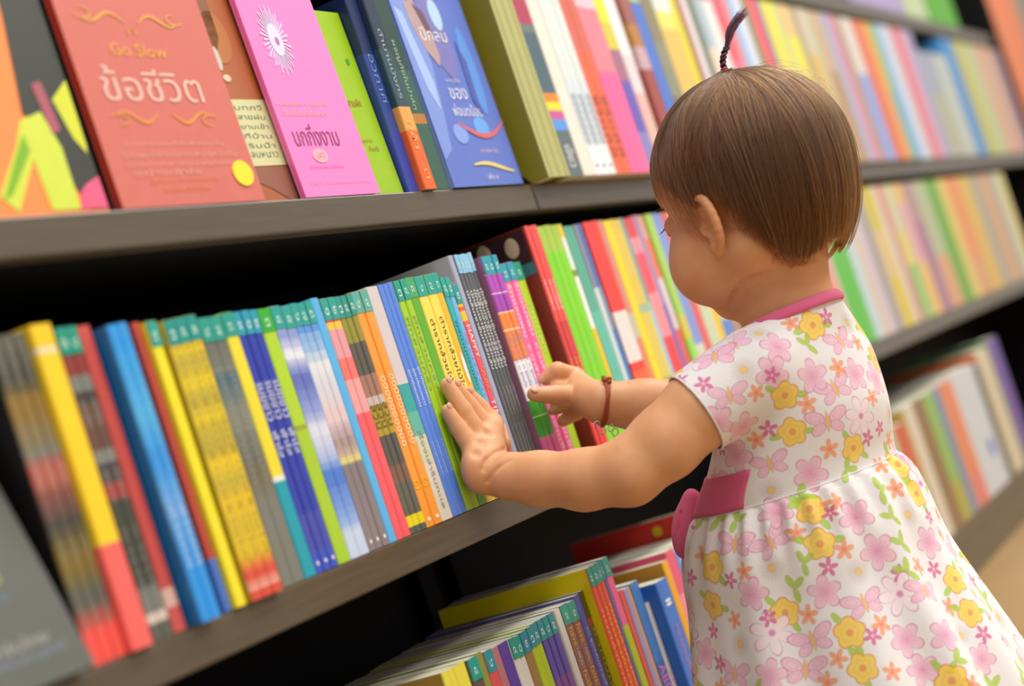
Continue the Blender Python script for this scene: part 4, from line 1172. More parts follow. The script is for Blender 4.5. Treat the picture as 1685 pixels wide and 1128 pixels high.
def motif(kind, u, w, seed):
    """colour and opacity of one printed motif at unit coordinates (u right, w up)"""
    r = np.sqrt(u * u + w * w)
    a = np.arctan2(w, u)
    col = np.zeros((len(u), 3))
    al = np.zeros(len(u))
    def lay(mask, c, o=1.0):
        c = srgb(c) if isinstance(c, str) else c
        m = np.clip(mask, 0, 1) * o
        col[:] = col * (1 - m[:, None]) + c[None] * m[:, None]
        al[:] = al * (1 - m) + m
    def step(x, s=0.05):
        return np.clip(0.5 - x / s, 0, 1)
    def ell(cx, cy, rx, ry, rot):
        c, s = math.cos(rot), math.sin(rot)
        x, y = u - cx, w - cy
        return np.sqrt(((x * c + y * s) / rx) ** 2 + ((-x * s + y * c) / ry) ** 2) - 1
    if kind == 'Y':
        for q in (0.2, 2.9) if seed % 2 else (-1.0, 2.4):
            lay(step(ell(1.0 * math.cos(q), 1.0 * math.sin(q), 0.42, 0.2, q), .1), 'a8cc3c')
        R = 0.70 + 0.22 * np.abs(np.cos(2.5 * a + seed))
        lay(step(r - R), 'e79a3c')
        lay(step(r - R * 0.9), 'f4d03a')
        lay(step(np.abs(r - R * 0.55) - 0.03), 'f0b03a', .6)
        lay(step(r - 0.2), 'e8963c')
    elif kind == 'O':
        R = 0.35 + 0.62 * np.abs(np.cos(2.5 * a + seed)) ** 1.3
        lay(step(r - R, .1), 'f3a070')
        lay(step(r - 0.22, .1), 'ee7f58')
    elif kind == 'M':
        R = 0.30 + 0.66 * np.abs(np.cos(2.5 * a + seed)) ** 1.5
        lay(step(r - R, .1), 'd8649c')
        lay(step(r - 0.18, .1), 'f0b8cc')
    elif kind == 'P':
        R = 0.45 + 0.52 * np.abs(np.cos(2.5 * a + seed)) ** 0.8
        lay(step(r - R), 'dc8fb4')
        lay(step(r - R * 0.92), 'efc3d6')
        m = np.clip(1 - r / 0.75, 0, 1) ** 1.3 * (0.6 + 0.4 * np.cos(15 * a))
        lay(m, 'd860a0')
    elif kind == 'S':
        R = 0.25 + 0.72 * np.abs(np.cos(3 * a + seed)) ** 0.7
        lay(step(r - R), 'f4e2ea')
        lay(step(np.abs(r - R) - 0.03, .06), 'dc93c0')
        lay(step(r - 0.15, .1), 'd67fb4')
    elif kind == 'D':
        lay(np.clip(1 - r, 0, 1) * (0.45 + 0.4 * np.cos(22 * a)), 'f6c27e')
        lay(step(r - 0.25, .2), 'f2c04e')
    elif kind == 'L':
        for q in (0.5, 1.75, -1.6):
            lay(step(ell(0.5 * math.cos(q), 0.5 * math.sin(q), 0.5, 0.24, q), .1), 'aecb45')
    elif kind == 'B':
        for sx in (1, -1):
            for (cx, cy, rx, ry, ro) in ((0.52, 0.22, 0.48, 0.27, 0.45), (0.42, -0.26, 0.36, 0.23, -0.5)):
                e = ell(sx * cx, cy, rx, ry, sx * ro)
                lay(step(e, .12), 'dd93ba')
                lay(step(e + 0.16, .12), 'efc2d6')
                lay(step(np.abs(e + 0.5) - 0.06, .1), 'e2a0c2', .7)
        lay(step(ell(0, 0, 0.09, 0.42, 0), .2), 'f0b95a')
    return col, al
MSIZE = dict(Y=.0143, O=.0086, M=.0078, P=.0150, S=.0175, D=.0120, L=.0115, B=.0178)

def paint_dress(me):
    n = len(me.vertices)
    co = np.zeros(n * 3, np.float32)
    me.vertices.foreach_get('co', co)
    co = co.reshape(-1, 3).astype(float)
    no = np.zeros(n * 3, np.float32)
    me.vertex_normals.foreach_get('vector', no)
    no = no.reshape(-1, 3).astype(float)
    col = np.repeat(WHITE[None], n, 0)
    rng = np.random.RandomState(5)
    mot = [(k, np.array(p)) for k, p in MOTIFS]
    pts = np.array([p for k, p in mot]) if mot else np.zeros((0, 3))
    # the sides one does not see: the same print, scattered
    kinds = 'YOPMBLODPMOSY'
    for i in rng.permutation(n)[:2600]:
        k = kinds[len(mot) % len(kinds)]
        p = co[i]
        near = np.min(np.linalg.norm(pts - p, axis=1)) if len(pts) else 1.0
        if near < 0.0185:
            continue
        if near < 0.0225:
            k = 'OMLD'[len(mot) % 4]
        mot.append((k, p))
        pts = np.concatenate([pts, p[None]])
    up0 = np.array([0, 0, 1.0])
    for s, (k, p) in enumerate(mot):
        sz = MSIZE[k] * (0.92 + 0.16 * rng.rand())
        d = co - p
        m = np.where((np.abs(d) < sz * 1.6).all(1))[0]
        if len(m) == 0:
            continue
        q = m[np.argmin((d[m] ** 2).sum(1))]
        nn = no[q]
        m = m[no[m] @ nn > 0.1]
        t = up0 - nn * (up0 @ nn)
        t /= max(1e-6, np.linalg.norm(t))
        b = np.cross(t, nn)
        ang = rng.uniform(-0.9, 0.9) if k != 'B' else rng.uniform(-0.5, 0.5)
        u0 = d[m] @ b / sz
        w0 = d[m] @ t / sz
        u = u0 * math.cos(ang) - w0 * math.sin(ang)
        w = u0 * math.sin(ang) + w0 * math.cos(ang)
        c, al = motif(k, u, w, s)
        al = al * 0.86
        col[m] = col[m] * (1 - al[:, None]) + c * al[:, None]
    at = me.color_attributes.new('print', 'FLOAT_COLOR', 'POINT')
    at.data.foreach_set('color', np.concatenate([col, np.ones((n, 1))], 1).astype(np.float32).ravel())

def cloth_mat(name, attr=None, h=None, rough=0.85):
    m = bpy.data.materials.new(name)
    m.use_nodes = True
    nt = m.node_tree
    b = nt.nodes['Principled BSDF']
    tc = nt.nodes.new('ShaderNodeTexCoord')
    n = nt.nodes.new('ShaderNodeTexNoise')
    n.inputs['Scale'].default_value = 900.0
    bp = nt.nodes.new('ShaderNodeBump')
    bp.inputs['Strength'].default_value = 0.12
    bp.inputs['Distance'].default_value = 0.001
    nt.links.new(tc.outputs['Object'], n.inputs['Vector'])
    nt.links.new(n.outputs['Fac'], bp.inputs['Height'])
    nt.links.new(bp.outputs[0], b.inputs['Normal'])
    if attr:
        a = nt.nodes.new('ShaderNodeVertexColor')
        a.layer_name = attr
        nt.links.new(a.outputs['Color'], b.inputs['Base Color'])
    else:
        b.inputs['Base Color'].default_value = lin(h) + (1,)
    b.inputs['Roughness'].default_value = rough
    b.inputs['Specular IOR Level'].default_value = 0.2
    b.inputs['Sheen Weight'].default_value = 0.15
    return m

dme, LCUT, RCUT = build_dress()
paint_dress(dme)
dress = put('dress', dme, girl, [cloth_mat('floral_jersey', 'print')])
PINK = cloth_mat('pink_jersey', None, 'd9648c')
PLAIN = cloth_mat('white_jersey', None, 'e6e3e3')

from mathutils.bvhtree import BVHTree
_dv = [v.co.copy() for v in dme.vertices]
DBVH = BVHTree.FromPolygons(_dv, [tuple(p.vertices) for p in dme.polygons])

def ring_on_dress(center, axis, rad, n, off, tilt_z=None):
    """points on the dress found by shooting rays outward from the ring's middle"""
    center = np.array(center, float)
    axis = np.array(axis, float)
    axis /= np.linalg.norm(axis)
    a = np.array([0, 0, 1.0]) if abs(axis[2]) < 0.9 else np.array([1.0, 0, 0])
    a -= axis * (a @ axis)
    a /= np.linalg.norm(a)
    b = np.cross(axis, a)
    pts = []
    for i in range(n):
        t = 2 * math.pi * i / n
        d = a * math.cos(t) + b * math.sin(t)
        hit = DBVH.ray_cast(Vector(center + d * 0.2), Vector(-d), 0.2)
        q = np.array(hit[0]) if hit[0] is not None else center + d * rad
        if np.linalg.norm(q - center) > rad * 1.35 or np.linalg.norm(q - center) < rad * .6:
            q = center + d * rad
        pts.append(q + d * off)
    P = np.array(pts)
    for _ in range(4):
        P = (np.roll(P, 1, 0) + P * 2 + np.roll(P, -1, 0)) / 4
    return P

# collar: pink rib round the neck
tz = np.array([-0.10 * Fw[0], -0.10 * Fw[1], 1.0])
cp = []
for i in range(72):
    a = 2 * math.pi * i / 72
    dd = Fw * (math.cos(a) * 0.0435 + 0.003) + Lw * math.sin(a) * 0.0480
    q = NECK + dd
    q[2] = 0.4605 + 0.10 * (-(dd @ Fw)) - 0.0005
    cp.append(q)
cp = np.array(cp)
rb = []
V, F = [], []
nn = len(cp)
ctr = cp.mean(0)
for i, q in enumerate(cp):
    o = (q - ctr)
    o[2] = 0
    o /= np.linalg.norm(o)
    upv = np.array([0, 0, 1.0]) - o * 0.25
    prof = [(-0.0045, 0.0012), (-0.003, 0.0028), (0.0, 0.0032), (0.0030, 0.0022), (0.0048, 0.0004), (0.0042, -0.0012), (0.0, -0.0006), (-0.004, -0.0006)]
    for (zz, oo) in prof:
        V.append(q + upv * zz + o * oo)
k = 8
for i in range(nn):
    j = (i + 1) % nn
    for q in range(k):
        w = (q + 1) % k
        F.append((i * k + q, j * k + q, j * k + w, i * k + w))
put('collar_trim', mesh_from('collar_trim', V, F, None, True), dress, [PINK])
# sleeve hems
for nm, (c, d), rad in (('sleeve_hem', LCUT, .036), ('sleeve_hem', RCUT, .036)):
    P = ring_on_dress(np.array(c) - np.array(d) * 0.0015, d, rad, 64, -0.0002)
    put(nm, tube(nm, P, 0.0011, 8, True), dress, [PLAIN])
def on_dress(phi, z, off):
    c = np.array([smooth_interp(np.array([z]), [p[0] for p in DRESS_P], [p[i] for p in DRESS_P])[0] for i in (1, 2)] + [z])
    dd = Lw * math.sin(phi) + Fw * math.cos(phi)
    hit = DBVH.ray_cast(Vector(c + dd * 0.3), Vector(-dd), 0.3)
    q = np.array(hit[0]) if hit[0] is not None else c + dd * 0.09
    return q + dd * off
# waist seam and skirt hem
P = [on_dress(2 * math.pi * i / 120, 0.3245, 0.0) for i in range(120)]
put('waist_seam', tube('waist_seam', P, 0.0006, 6, True), dress, [PLAIN])
P = [on_dress(2 * math.pi * i / 160, 0.1155, -0.0004) for i in range(160)]
put('skirt_hem', tube('skirt_hem', P, 0.0014, 6, True), dress, [PLAIN])
# pink sash across the front of the waist
V, F = [], []
na, nz = 60, 7
z0s, z1s = 0.325, 0.3535
for i in range(na + 1):
    phi = math.radians(96 - 192 * i / na)
    for jz in range(nz + 1):
        z = z0s + (z1s - z0s) * jz / nz
        V.append(on_dress(phi, z, 0.0016))
n1 = len(V)
for i in range(na + 1):
    phi = math.radians(96 - 192 * i / na)
    for jz in range(nz + 1):
        z = z0s + (z1s - z0s) * jz / nz
        V.append(on_dress(phi, z, 0.0002))
for i in range(na):
    for jz in range(nz):
        a = i * (nz + 1) + jz
        F.append((a, a + 1, a + nz + 2, a + nz + 1))
        F.append((n1 + a, n1 + a + nz + 1, n1 + a + nz + 2, n1 + a + 1))
    for jz, s in ((0, 1), (nz, -1)):
        a = i * (nz + 1) + jz
        b = a + nz + 1
        F.append((a, b, n1 + b, n1 + a) if s > 0 else (a, n1 + a, n1 + b, b))
for i in (0, na):
    for jz in range(nz):
        a = i * (nz + 1) + jz
        F.append((a, n1 + a, n1 + a + 1, a + 1))
put('sash', mesh_from('sash', V, F, None, True), dress, [PINK])
# bow knotted in front, its loops sticking out past the waist
kn = on_dress(math.radians(34), 0.338, 0.006)
dn = Fw * math.cos(.6) + Lw * math.sin(.6)
sd = np.cross(dn, [0, 0, 1.0])
bf = Field(kn - 0.07, kn + 0.07, 0.0014)
RB = np.stack([sd, dn, [0, 0, 1]], 1)
bf.ell(kn, (.009, .008, .010), RB, k=.003)
lp = kn + dn * 0.012 + np.array([0, 0, -0.020])
bf.ell(lp, (.013, .0125, .027), np.stack([sd, dn * .9 + np.array([0, 0, .43]), -dn * .43 + np.array([0, 0, .9])], 1), k=.005)
bf.ell(kn + sd * 0.026 + dn * .004 + np.array([0, 0, -.012]), (.020, .010, .014), RB, k=.004)
bf.ell(kn + sd * 0.012 + dn * .005 + np.array([0, 0, -.034]), (.009, .004, .022), RB, k=.003)
for q in range(4):
    bf.cone(kn + sd * (-.008 + .005 * q) + dn * .012 + np.array([0, 0, -.006]), lp + sd * (-.012 + .008 * q) + dn * .012 + np.array([0, 0, -.012]), .0012, .0008, .002, op='s')
v_, q_ = bf.mesh()
put('bow', quad_mesh('bow', relax(v_, q_, 2), q_), dress, [PINK])

# ------------------------------------------------------------------ hair
HAIR_A = (0.0722, 0.0825, 0.0768, 0.104)     # lateral, fore-aft, up, down
def hair_pt(phi, th, lift):
    """phi 0 = forehead, +90 deg = left ear; th = polar angle from the crown axis"""
    ct, st = np.cos(th), np.sin(th)
    rz = np.where(ct > 0, HAIR_A[2], HAIR_A[3])
    x = (HAIR_A[0] + lift) * st * np.sin(phi)
    y = (HAIR_A[1] + lift) * st * np.cos(phi) - 0.003
    z = (rz + lift) * ct + 0.010
    return HC[None] + x[:, None] * HL[None] + y[:, None] * HF[None] + z[:, None] * HU[None]
def th_end(phi):
    a = np.abs(((np.degrees(phi) + 180) % 360) - 180)
    z = np.interp(a, [0, 45, 60, 72, 82, 88, 94, 102, 108, 116, 128, 145, 165, 180],
                  [0.040, 0.037, 0.022, 0.006, -0.010, -0.008, -0.004, -0.022, -0.050, -0.068, -0.077, -0.079, -0.073, -0.071])
    c = np.where(z - 0.010 > 0, (z - 0.010) / HAIR_A[2], (z - 0.010) / HAIR_A[3])
    return np.arccos(np.clip(c, -1, 1))
def hair_mat(name, dark, light, tip=None):
    m = bpy.data.materials.new(name)
    m.use_nodes = True
    nt = m.node_tree
    nt.nodes.remove(nt.nodes['Principled BSDF'])
    b = nt.nodes.new('ShaderNodeBsdfHairPrincipled')
    b.parametrization = 'COLOR'
    hi = nt.nodes.new('ShaderNodeHairInfo')
    cr = nt.nodes.new('ShaderNodeValToRGB')
    cr.color_ramp.elements[0].color = lin(dark) + (1,)
    cr.color_ramp.elements[1].color = lin(light) + (1,)
    nt.links.new(hi.outputs['Random'], cr.inputs[0])
    nt.links.new(cr.outputs[0], b.inputs['Color'])
    b.inputs['Roughness'].default_value = 0.35
    b.inputs['Radial Roughness'].default_value = 0.45
    nt.links.new(b.outputs[0], nt.nodes['Material Output'].inputs[0])
    return m
HAIRM = hair_mat('brown_hair', '220f06', '6a4220')

def add_hair(name, strands, r0, r1, parent, m):
    hc = bpy.data.hair_curves.new(name)
    n, k = strands.shape[:2]
    hc.add_curves([k] * n)
    hc.position_data.foreach_set('vector', strands.reshape(-1).astype(np.float32))
    rad = hc.attributes.get('radius') or hc.attributes.new('radius', 'FLOAT', 'POINT')
    t = np.linspace(0, 1, k)
    rr = np.tile(r0 + (r1 - r0) * t ** 2.5, n).astype(np.float32)
    rad.data.foreach_set('value', rr)
    return put(name, hc, parent, [m])

# scalp cap under the strands
nph, nth = 96, 30
V, F = [], []
for i in range(nph):
    phi = np.full(nth, 2 * math.pi * i / nph)
    te = th_end(phi[:1])[0] * 0.955
    V.extend(hair_pt(phi, np.linspace(0.0, te, nth), -0.0035))
for i in range(nph):
    j = (i + 1) % nph
    for q in range(nth - 1):
        F.append((i * nth + q, i * nth + q + 1, j * nth + q + 1, j * nth + q))
bm = bmesh.new()
bm.from_mesh(mesh_from('cap', V, F, None, True))
bmesh.ops.remove_doubles(bm, verts=bm.verts[:], dist=1e-5)
bmesh.ops.recalc_face_normals(bm, faces=bm.faces[:])
bmesh.ops.solidify(bm, geom=bm.faces[:], thickness=0.002)
cme = bpy.data.meshes.new('hair')
bm.to_mesh(cme)
bm.free()
cme.polygons.foreach_set('use_smooth', [True] * len(cme.polygons))
hair = put('hair', cme, girl, [mat('2e1e14', 0.6)])

rng = np.random.RandomState(11)
KP = 16
tt = np.linspace(0, 1, KP)
def sphere_dir(phi, th):
    return np.stack([np.sin(th) * np.sin(phi), np.sin(th) * np.cos(phi), np.cos(th)], -1)
def from_dir(d, lift):
    d = d / np.linalg.norm(d, axis=-1, keepdims=True)
    th = np.arccos(np.clip(d[..., 2], -1, 1))
    phi = np.arctan2(d[..., 0], d[..., 1])
    sh = th.shape
    return hair_pt(phi.ravel(), th.ravel(), lift.ravel()).reshape(sh + (3,))
def sweep(d0, d1, lift, wob):
    """strands running over the head from direction d0 to d1"""
    n = len(d0)
    D = d0[:, None] * (1 - tt)[None, :, None] + d1[:, None] * tt[None, :, None]
    om = np.arccos(np.clip((d0 * d1).sum(1), -1, 1))[:, None]
    so = np.maximum(np.sin(om), 1e-4)
    D = d0[:, None] * (np.sin((1 - tt)[None] * om) / so)[..., None] + d1[:, None] * (np.sin(tt[None] * om) / so)[..., None]
    perp = np.cross(d0, d1)
    perp /= np.maximum(np.linalg.norm(perp, axis=1, keepdims=True), 1e-4)
    D = D + perp[:, None] * (wob[:, :1] * np.sin(tt[None] * math.pi * wob[:, 1:2] + wob[:, 2:3]) * tt[None])[..., None]
    return from_dir(D, lift)
# back and sides: from a parting over the top down to the cut line
N1 = 16000
phi = rng.uniform(-math.pi, math.pi, N1)
phi = phi[(np.abs(phi) > math.radians(48))]
n = len(phi)
cl = np.round(phi * 26 + rng.normal(0, .22, n)) / 26           # locks
phie = phi * 0.45 + cl * 0.55
te = th_end(phie) + rng.normal(0, 0.035, n) - 0.10 * (rng.rand(n) < .25) * rng.rand(n)
s_ = rng.rand(n)
st = np.stack([rng.normal(0, .06, n), -0.50 * s_ + 0.02 + rng.normal(0, .03, n), np.ones(n)], 1)
st += np.stack([np.sin(phi) * 0.10, np.cos(phi) * 0.06, 0 * phi], 1)
st /= np.linalg.norm(st, axis=1, keepdims=True)
start = rng.rand(n) ** 1.6 * 0.55
en = sphere_dir(phie, te)
st2 = st * (1 - start)[:, None] + en * start[:, None]
st2 /= np.linalg.norm(st2, axis=1, keepdims=True)
lock = np.sin(cl * 173.0) * 0.5 + 0.5
lift = (0.0005 + rng.rand(n) * 0.0030 + lock * 0.0015)[:, None] * np.sin(np.clip(tt * 1.15, 0, 1) * math.pi * 0.62)[None]
lift = lift + (rng.rand(n) < 0.02)[:, None] * (0.004 * tt ** 1.5)[None]
wob = np.stack([rng.normal(0, 0.03, n), rng.uniform(.6, 1.4, n), rng.uniform(0, 1, n)], 1)
S1 = sweep(st2, en, lift, wob)
# tips hang free, straight down from the widest point
add_hair('hair_strands', S1, 0.00021, 0.00011, hair, HAIRM)
# front: combed up from the hairline into the tuft
PT = np.array([0.0, -0.14, 1.0])
PT /= np.linalg.norm(PT)
N2 = 5000
phi = rng.uniform(-1.25, 1.25, N2)
te = th_end(phi) - 0.02 + rng.normal(0, .02, N2)
rt = rng.rand(N2) ** 1.5 * 0.75
d0 = sphere_dir(phi, te)
d1 = np.repeat(PT[None], N2, 0) + rng.normal(0, 0.022, (N2, 3))
d1 /= np.linalg.norm(d1, axis=1, keepdims=True)
d0 = d0 * (1 - rt)[:, None] + d1 * rt[:, None]
d0 /= np.linalg.norm(d0, axis=1, keepdims=True)
lift = (rng.rand(N2) * 0.002)[:, None] * np.sin(tt * math.pi)[None] + (0.0045 * tt ** 6)[None] - 0.0015
wob = np.stack([rng.normal(0, 0.02, N2), rng.uniform(.6, 1.4, N2), rng.uniform(0, 1, N2)], 1)
S2 = sweep(d0, d1, lift, wob)
add_hair('gathered_hair', S2, 0.00024, 0.00020, hair, HAIRM)
# thin fringe falling at the temples
N3 = 420
sg = np.where(rng.rand(N3) < .7, 1, -1)
phi = sg * rng.uniform(0.35, 1.45, N3)
en = sphere_dir(phi + sg * rng.normal(0, .06, N3), th_end(phi) + 0.16 + rng.rand(N3) * 0.26)
st = sphere_dir(phi * 0.9, 0.55 + rng.rand(N3) * 0.3)
lift = (0.002 + 0.004 * rng.rand(N3))[:, None] * np.sin(tt * 2.2)[None]
S3 = sweep(st, en, lift, np.stack([rng.normal(0, 0.06, N3), rng.uniform(.6, 1.6, N3), rng.uniform(0, 1, N3)], 1))
add_hair('temple_wisps', S3, 0.00020, 0.00006, hair, HAIRM)
# wisps curling at the nape and behind the ear
N4 = 460
phi = rng.choice([1, -1], N4) * rng.uniform(1.72, 2.6, N4)
te = th_end(phi)
st = sphere_dir(phi, te - 0.35)
en = sphere_dir(phi - np.sign(phi) * 0.10 * rng.rand(N4), te + 0.05 + 0.24 * rng.rand(N4) ** 1.5)
lift = (-0.004 * rng.rand(N4))[:, None] * tt[None] ** 2 + 0.002 * (1 - tt)[None]
S4 = sweep(st, en, lift, np.stack([rng.normal(0, 0.10, N4), rng.uniform(1, 2, N4), rng.uniform(0, 1, N4)], 1))
add_hair('nape_wisps', S4, 0.00024, 0.00006, hair, HAIRM)
# fly-away hairs behind the head
N5 = 26
phi = rng.uniform(-2.9, -1.4, N5)
st = sphere_dir(phi, rng.uniform(.3, .9, N5))
en = sphere_dir(phi - .25, rng.uniform(1.3, 1.75, N5))
lift = (0.003 + 0.010 * rng.rand(N5))[:, None] * np.sin(tt * math.pi * .8)[None]
S5 = sweep(st, en, lift, np.stack([rng.normal(0, 0.1, N5), rng.uniform(1, 2, N5), rng.uniform(0, 1, N5)], 1))
add_hair('flyaway_hair', S5, 0.00014, 0.00006, hair, HAIRM)

# the tuft: bound by a twisted elastic, then a small brush of hair
base = from_dir(PT[None], np.array([0.003]))[0]
PATH = [base + np.array(q) for q in TUFT]
bind, brush = PATH[:3], PATH[2:]
L_ = []
for i in range(61):
    t = i / 60.0
    a = 2 * math.pi * 2.6 * t
    c = bind[0] * (1 - t) ** 2 + 2 * bind[1] * t * (1 - t) + bind[2] * t * t
    ax1 = np.array([0.425, -0.848, -0.316])
    ax2 = np.array([0.9, 0.436, 0.04])
    L_.append(c + (ax1 * math.cos(a) + ax2 * math.sin(a)) * 0.0016)
put('hair_tie', tube('hair_tie', L_, 0.0013, 8), hair, [mat('7a2a52', 0.5)])
L2_ = [2 * (bind[0] * (1 - t) ** 2 + 2 * bind[1] * t * (1 - t) + bind[2] * t * t) - q for q, t in zip(L_, [i / 60.0 for i in range(61)])]
put('bound_lock', tube('bound_lock', L2_, 0.0014, 8), hair, [mat('231520', 0.5)])
put('hair_tie_band', tube('hair_tie_band', [PATH[0] + np.array([.0022 * math.cos(a), .0022 * math.sin(a), .001]) for a in np.linspace(0, 6.2, 20)], 0.0012, 8, True), hair, [mat('b03a6a', 0.45)])
N6 = 150
B0, B1, B2 = [np.array(p) for p in brush]
st = B0[None] + rng.normal(0, 0.0008, (N6, 3))
mid = B1[None] + rng.normal(0, 0.0032, (N6, 3))
en = B2[None] + rng.normal(0, 0.0020, (N6, 3)) + (B2 - B1)[None] * (rng.rand(N6) - .75)[:, None] * 0.6
S6 = st[:, None] * ((1 - tt) ** 2)[None, :, None] + 2 * mid[:, None] * (tt * (1 - tt))[None, :, None] + en[:, None] * (tt ** 2)[None, :, None]
add_hair('tuft', S6, 0.00030, 0.00010, hair, hair_mat('tuft_hair', '24131e', '3a2230'))

# ------------------------------------------------------------------ bracelet on the far wrist
rf, rw = np.array(J['rf']), np.array(J['rwr'])
ax = (rw - rf) / np.linalg.norm(rw - rf)
wc = rf + (rw - rf) * 0.90
u1 = np.array([0.10430371, -0.30112356, 0.94786356])
u1 -= ax * (u1 @ ax)
u1 /= np.linalg.norm(u1)
u2 = np.cross(ax, u1)
br = empty('bracelet', tuple(wc), 'orange brown cord bracelet with silver charms on the right wrist', 'bracelet')
CORD = mat('a04a1c', 0.6)
for k in range(3):
    P = [wc + (u1 * math.cos(a) + u2 * math.sin(a)) * (0.0212 + 0.0004 * math.sin(5 * a + k)) + ax * ((k - 1) * 0.0012 + 0.0005 * math.sin(3 * a + k)) for a in np.linspace(0, 2 * math.pi, 48, endpoint=False)]
    put('cord', tube('cord', P, 0.0010, 7, True), br, [CORD])
for k, (a, o) in enumerate(((0.25, -.003), (0.42, .002), (0.12, .002), (0.55, -.002), (0.30, .0005))):
    sgn = 1 if u2 @ np.array([0.9, 0.436, 0.04]) < 0 else -1
    p = wc + (u1 * math.cos(a) + sgn * u2 * math.sin(a)) * 0.0226 + ax * o
    put('knot', blob('knot', p, (.0024, .0021, .0022), None, 12), br, [CORD])
SILV = bpy.data.materials.new('silver')
SILV.use_nodes = True
SILV.node_tree.nodes['Principled BSDF'].inputs['Metallic'].default_value = 1.0
SILV.node_tree.nodes['Principled BSDF'].inputs['Base Color'].default_value = (0.75, 0.72, 0.68, 1)
SILV.node_tree.nodes['Principled BSDF'].inputs['Roughness'].default_value = 0.25
for k, (a, o, dz) in enumerate(((2.55, -.006, -.0015), (2.75, .001, -.003), (2.45, .007, -.001), (2.9, -.011, -.002))):
    p = wc + (u1 * math.cos(a) + sgn * u2 * math.sin(a)) * 0.0240 + ax * o + np.array([0, 0, dz])
    ring = [p + u1 * 0.0034 * math.cos(t) + ax * 0.0026 * math.sin(t) + u2 * .0006 * math.sin(2 * t) for t in np.linspace(0, 2 * math.pi, 18, endpoint=False)]
    put('silver_charm', tube('silver_charm', ring, 0.0005, 6, True), br, [SILV])
# ------------------------------------------------------------------ books shown face out

def face_book(label, x0, x1, h, t, lean, y0, z0, col, spine=None, edge_cat='book', yaw=0.0, pages=True):
    """a paperback standing with its front towards the aisle, leaning back; local x along the cover, z up, face at y=0"""
    a = math.radians(lean)
    r = empty('paperback', (x0, y0, z0 + t * math.sin(a) + 0.0003), label, 'book', 'books shown face out', (-a, 0, math.radians(yaw)))
    w = x1 - x0
    c = 0.0009
    cv = bpy.data.meshes.new('cover')
    bm = bmesh.new()
    for lo, hi in (((0, 0, 0), (w, c, h)), ((0, t - c, 0), (w, t, h)), ((0, c, 0), (c, t - c, h))):
        g = bmesh.ops.create_cube(bm, size=1.0)
        for v in g['verts']:
            v.co = Vector((lo[i] + hi[i]) / 2 + v.co[i] * (hi[i] - lo[i]) for i in range(3))
        if lo == (0, c, 0):
            for v in g['verts']:
                for f in v.link_faces:
                    f.material_index = 1
    bm.to_mesh(cv)
    bm.free()
    link('cover', cv, r, [mat(col, 0.34), mat(spine or col, 0.34)])
    link('page_block', box_mesh('page_block', (c, c * 1.1, 0.002), (w - 0.002, t - c * 1.1, h - 0.002)), r, [PAGE])
    return r, x0, z0

def on_face(b, name, pts, col, lift=0.0004):
    """flat print on the cover: outline in shelf coordinates (x, z)"""
    r, x0, z0 = b
    me = poly_mesh(name, [(p[0] - x0, p[1] - z0) for p in pts], -lift, -lift * 0.25)
    return link(name, me, r, [mat(col, 0.4)])

def oval(cx, cz_, rx, rz, n=24):
    return [(cx + rx * math.cos(2 * math.pi * i / n), cz_ + rz * math.sin(2 * math.pi * i / n)) for i in range(n)]

def face_text(b, s, col, xa, xb, zc, zh, lift=0.0005, name='cover_lettering'):
    r, x0, z0 = b
    asp = text_mesh(s)[1]
    M = Matrix.Translation(((xa - x0), -lift, zc - z0)) @ Matrix(((1, 0, 0, 0), (0, 0, -1, 0), (0, 1, 0, 0), (0, 0, 0, 1))) @ Matrix.Diagonal((xb - xa, zh, 1, 1))
    return put_text(name, s, col, r, M)

def stroke(b, pts, wd, col, name='ornament', lift=0.0005):
    """ribbon along points on the cover"""
    r, x0, z0 = b
    V, F = [], []
    n = len(pts)
    for i in range(n):
        p = Vector((pts[i][0], pts[i][1]))
        q = Vector((pts[min(i + 1, n - 1)][0] - pts[max(0, i - 1)][0], pts[min(i + 1, n - 1)][1] - pts[max(0, i - 1)][1])).normalized()
        k = wd * (0.35 + 0.65 * math.sin(math.pi * (i + 0.5) / n))
        nx, nz = -q.y * k, q.x * k
        for s in (1, -1):
            V.append((p.x + nx * s - x0, -lift, p.y + nz * s - z0))
    for i in range(n - 1):
        F.append((2 * i, 2 * i + 1, 2 * i + 3, 2 * i + 2))
    return link(name, mesh_from(name, V, F), r, [mat(col, 0.4)])

ZA = Z_A
# far left: orange and black cover with lime shapes
b = face_book('orange and black cover with lime shapes, leftmost on the upper shelf', 0.835, 0.9790, 0.205, 0.006, 1.0, 0.004, ZA, 'ff9450', '3a3c34')
on_face(b, 'dark_panel', [(0.9440, .869), (0.9785, .869), (0.9785, .6665), (0.9600, .6665), (0.9480, .690), (0.9330, .730), (0.9240, .732), (0.9370, .800)], '3b3e37')
on_face(b, 'lime_shape', [(0.9195, 0.7278), (0.9418, 0.7341), (0.9511, 0.7092), (0.9500, 0.6670), (0.9220, 0.6670), (0.9194, 0.7013), (0.8900, 0.6670), (0.8778, 0.6783), (0.9071, 0.7095)], 'd4e34a', .0006)
on_face(b, 'lime_shape', [(0.9578, 0.7427), (0.9780, 0.7567), (0.9769, 0.7111), (0.9751, 0.7048), (0.9664, 0.7154)], 'd8e038', .0006)
on_face(b, 'green_stroke', [(0.9175, 0.7185), (0.9193, 0.7074), (0.8887, 0.678), (0.8807, 0.6763), (0.9060, 0.7060)], '82b820', .0008)
on_face(b, 'mauve_stroke', [(0.9415, 0.7528), (0.9516, 0.7551), (0.956, 0.7217), (0.9464, 0.7184)], 'b05a6c', .0008)
on_face(b, 'pink_dot', [(0.95, 0.6670), (0.9560, 0.6790), (0.9637, 0.6839), (0.9780, 0.6890), (0.9780, 0.6670)], 'ee6088', .0008)

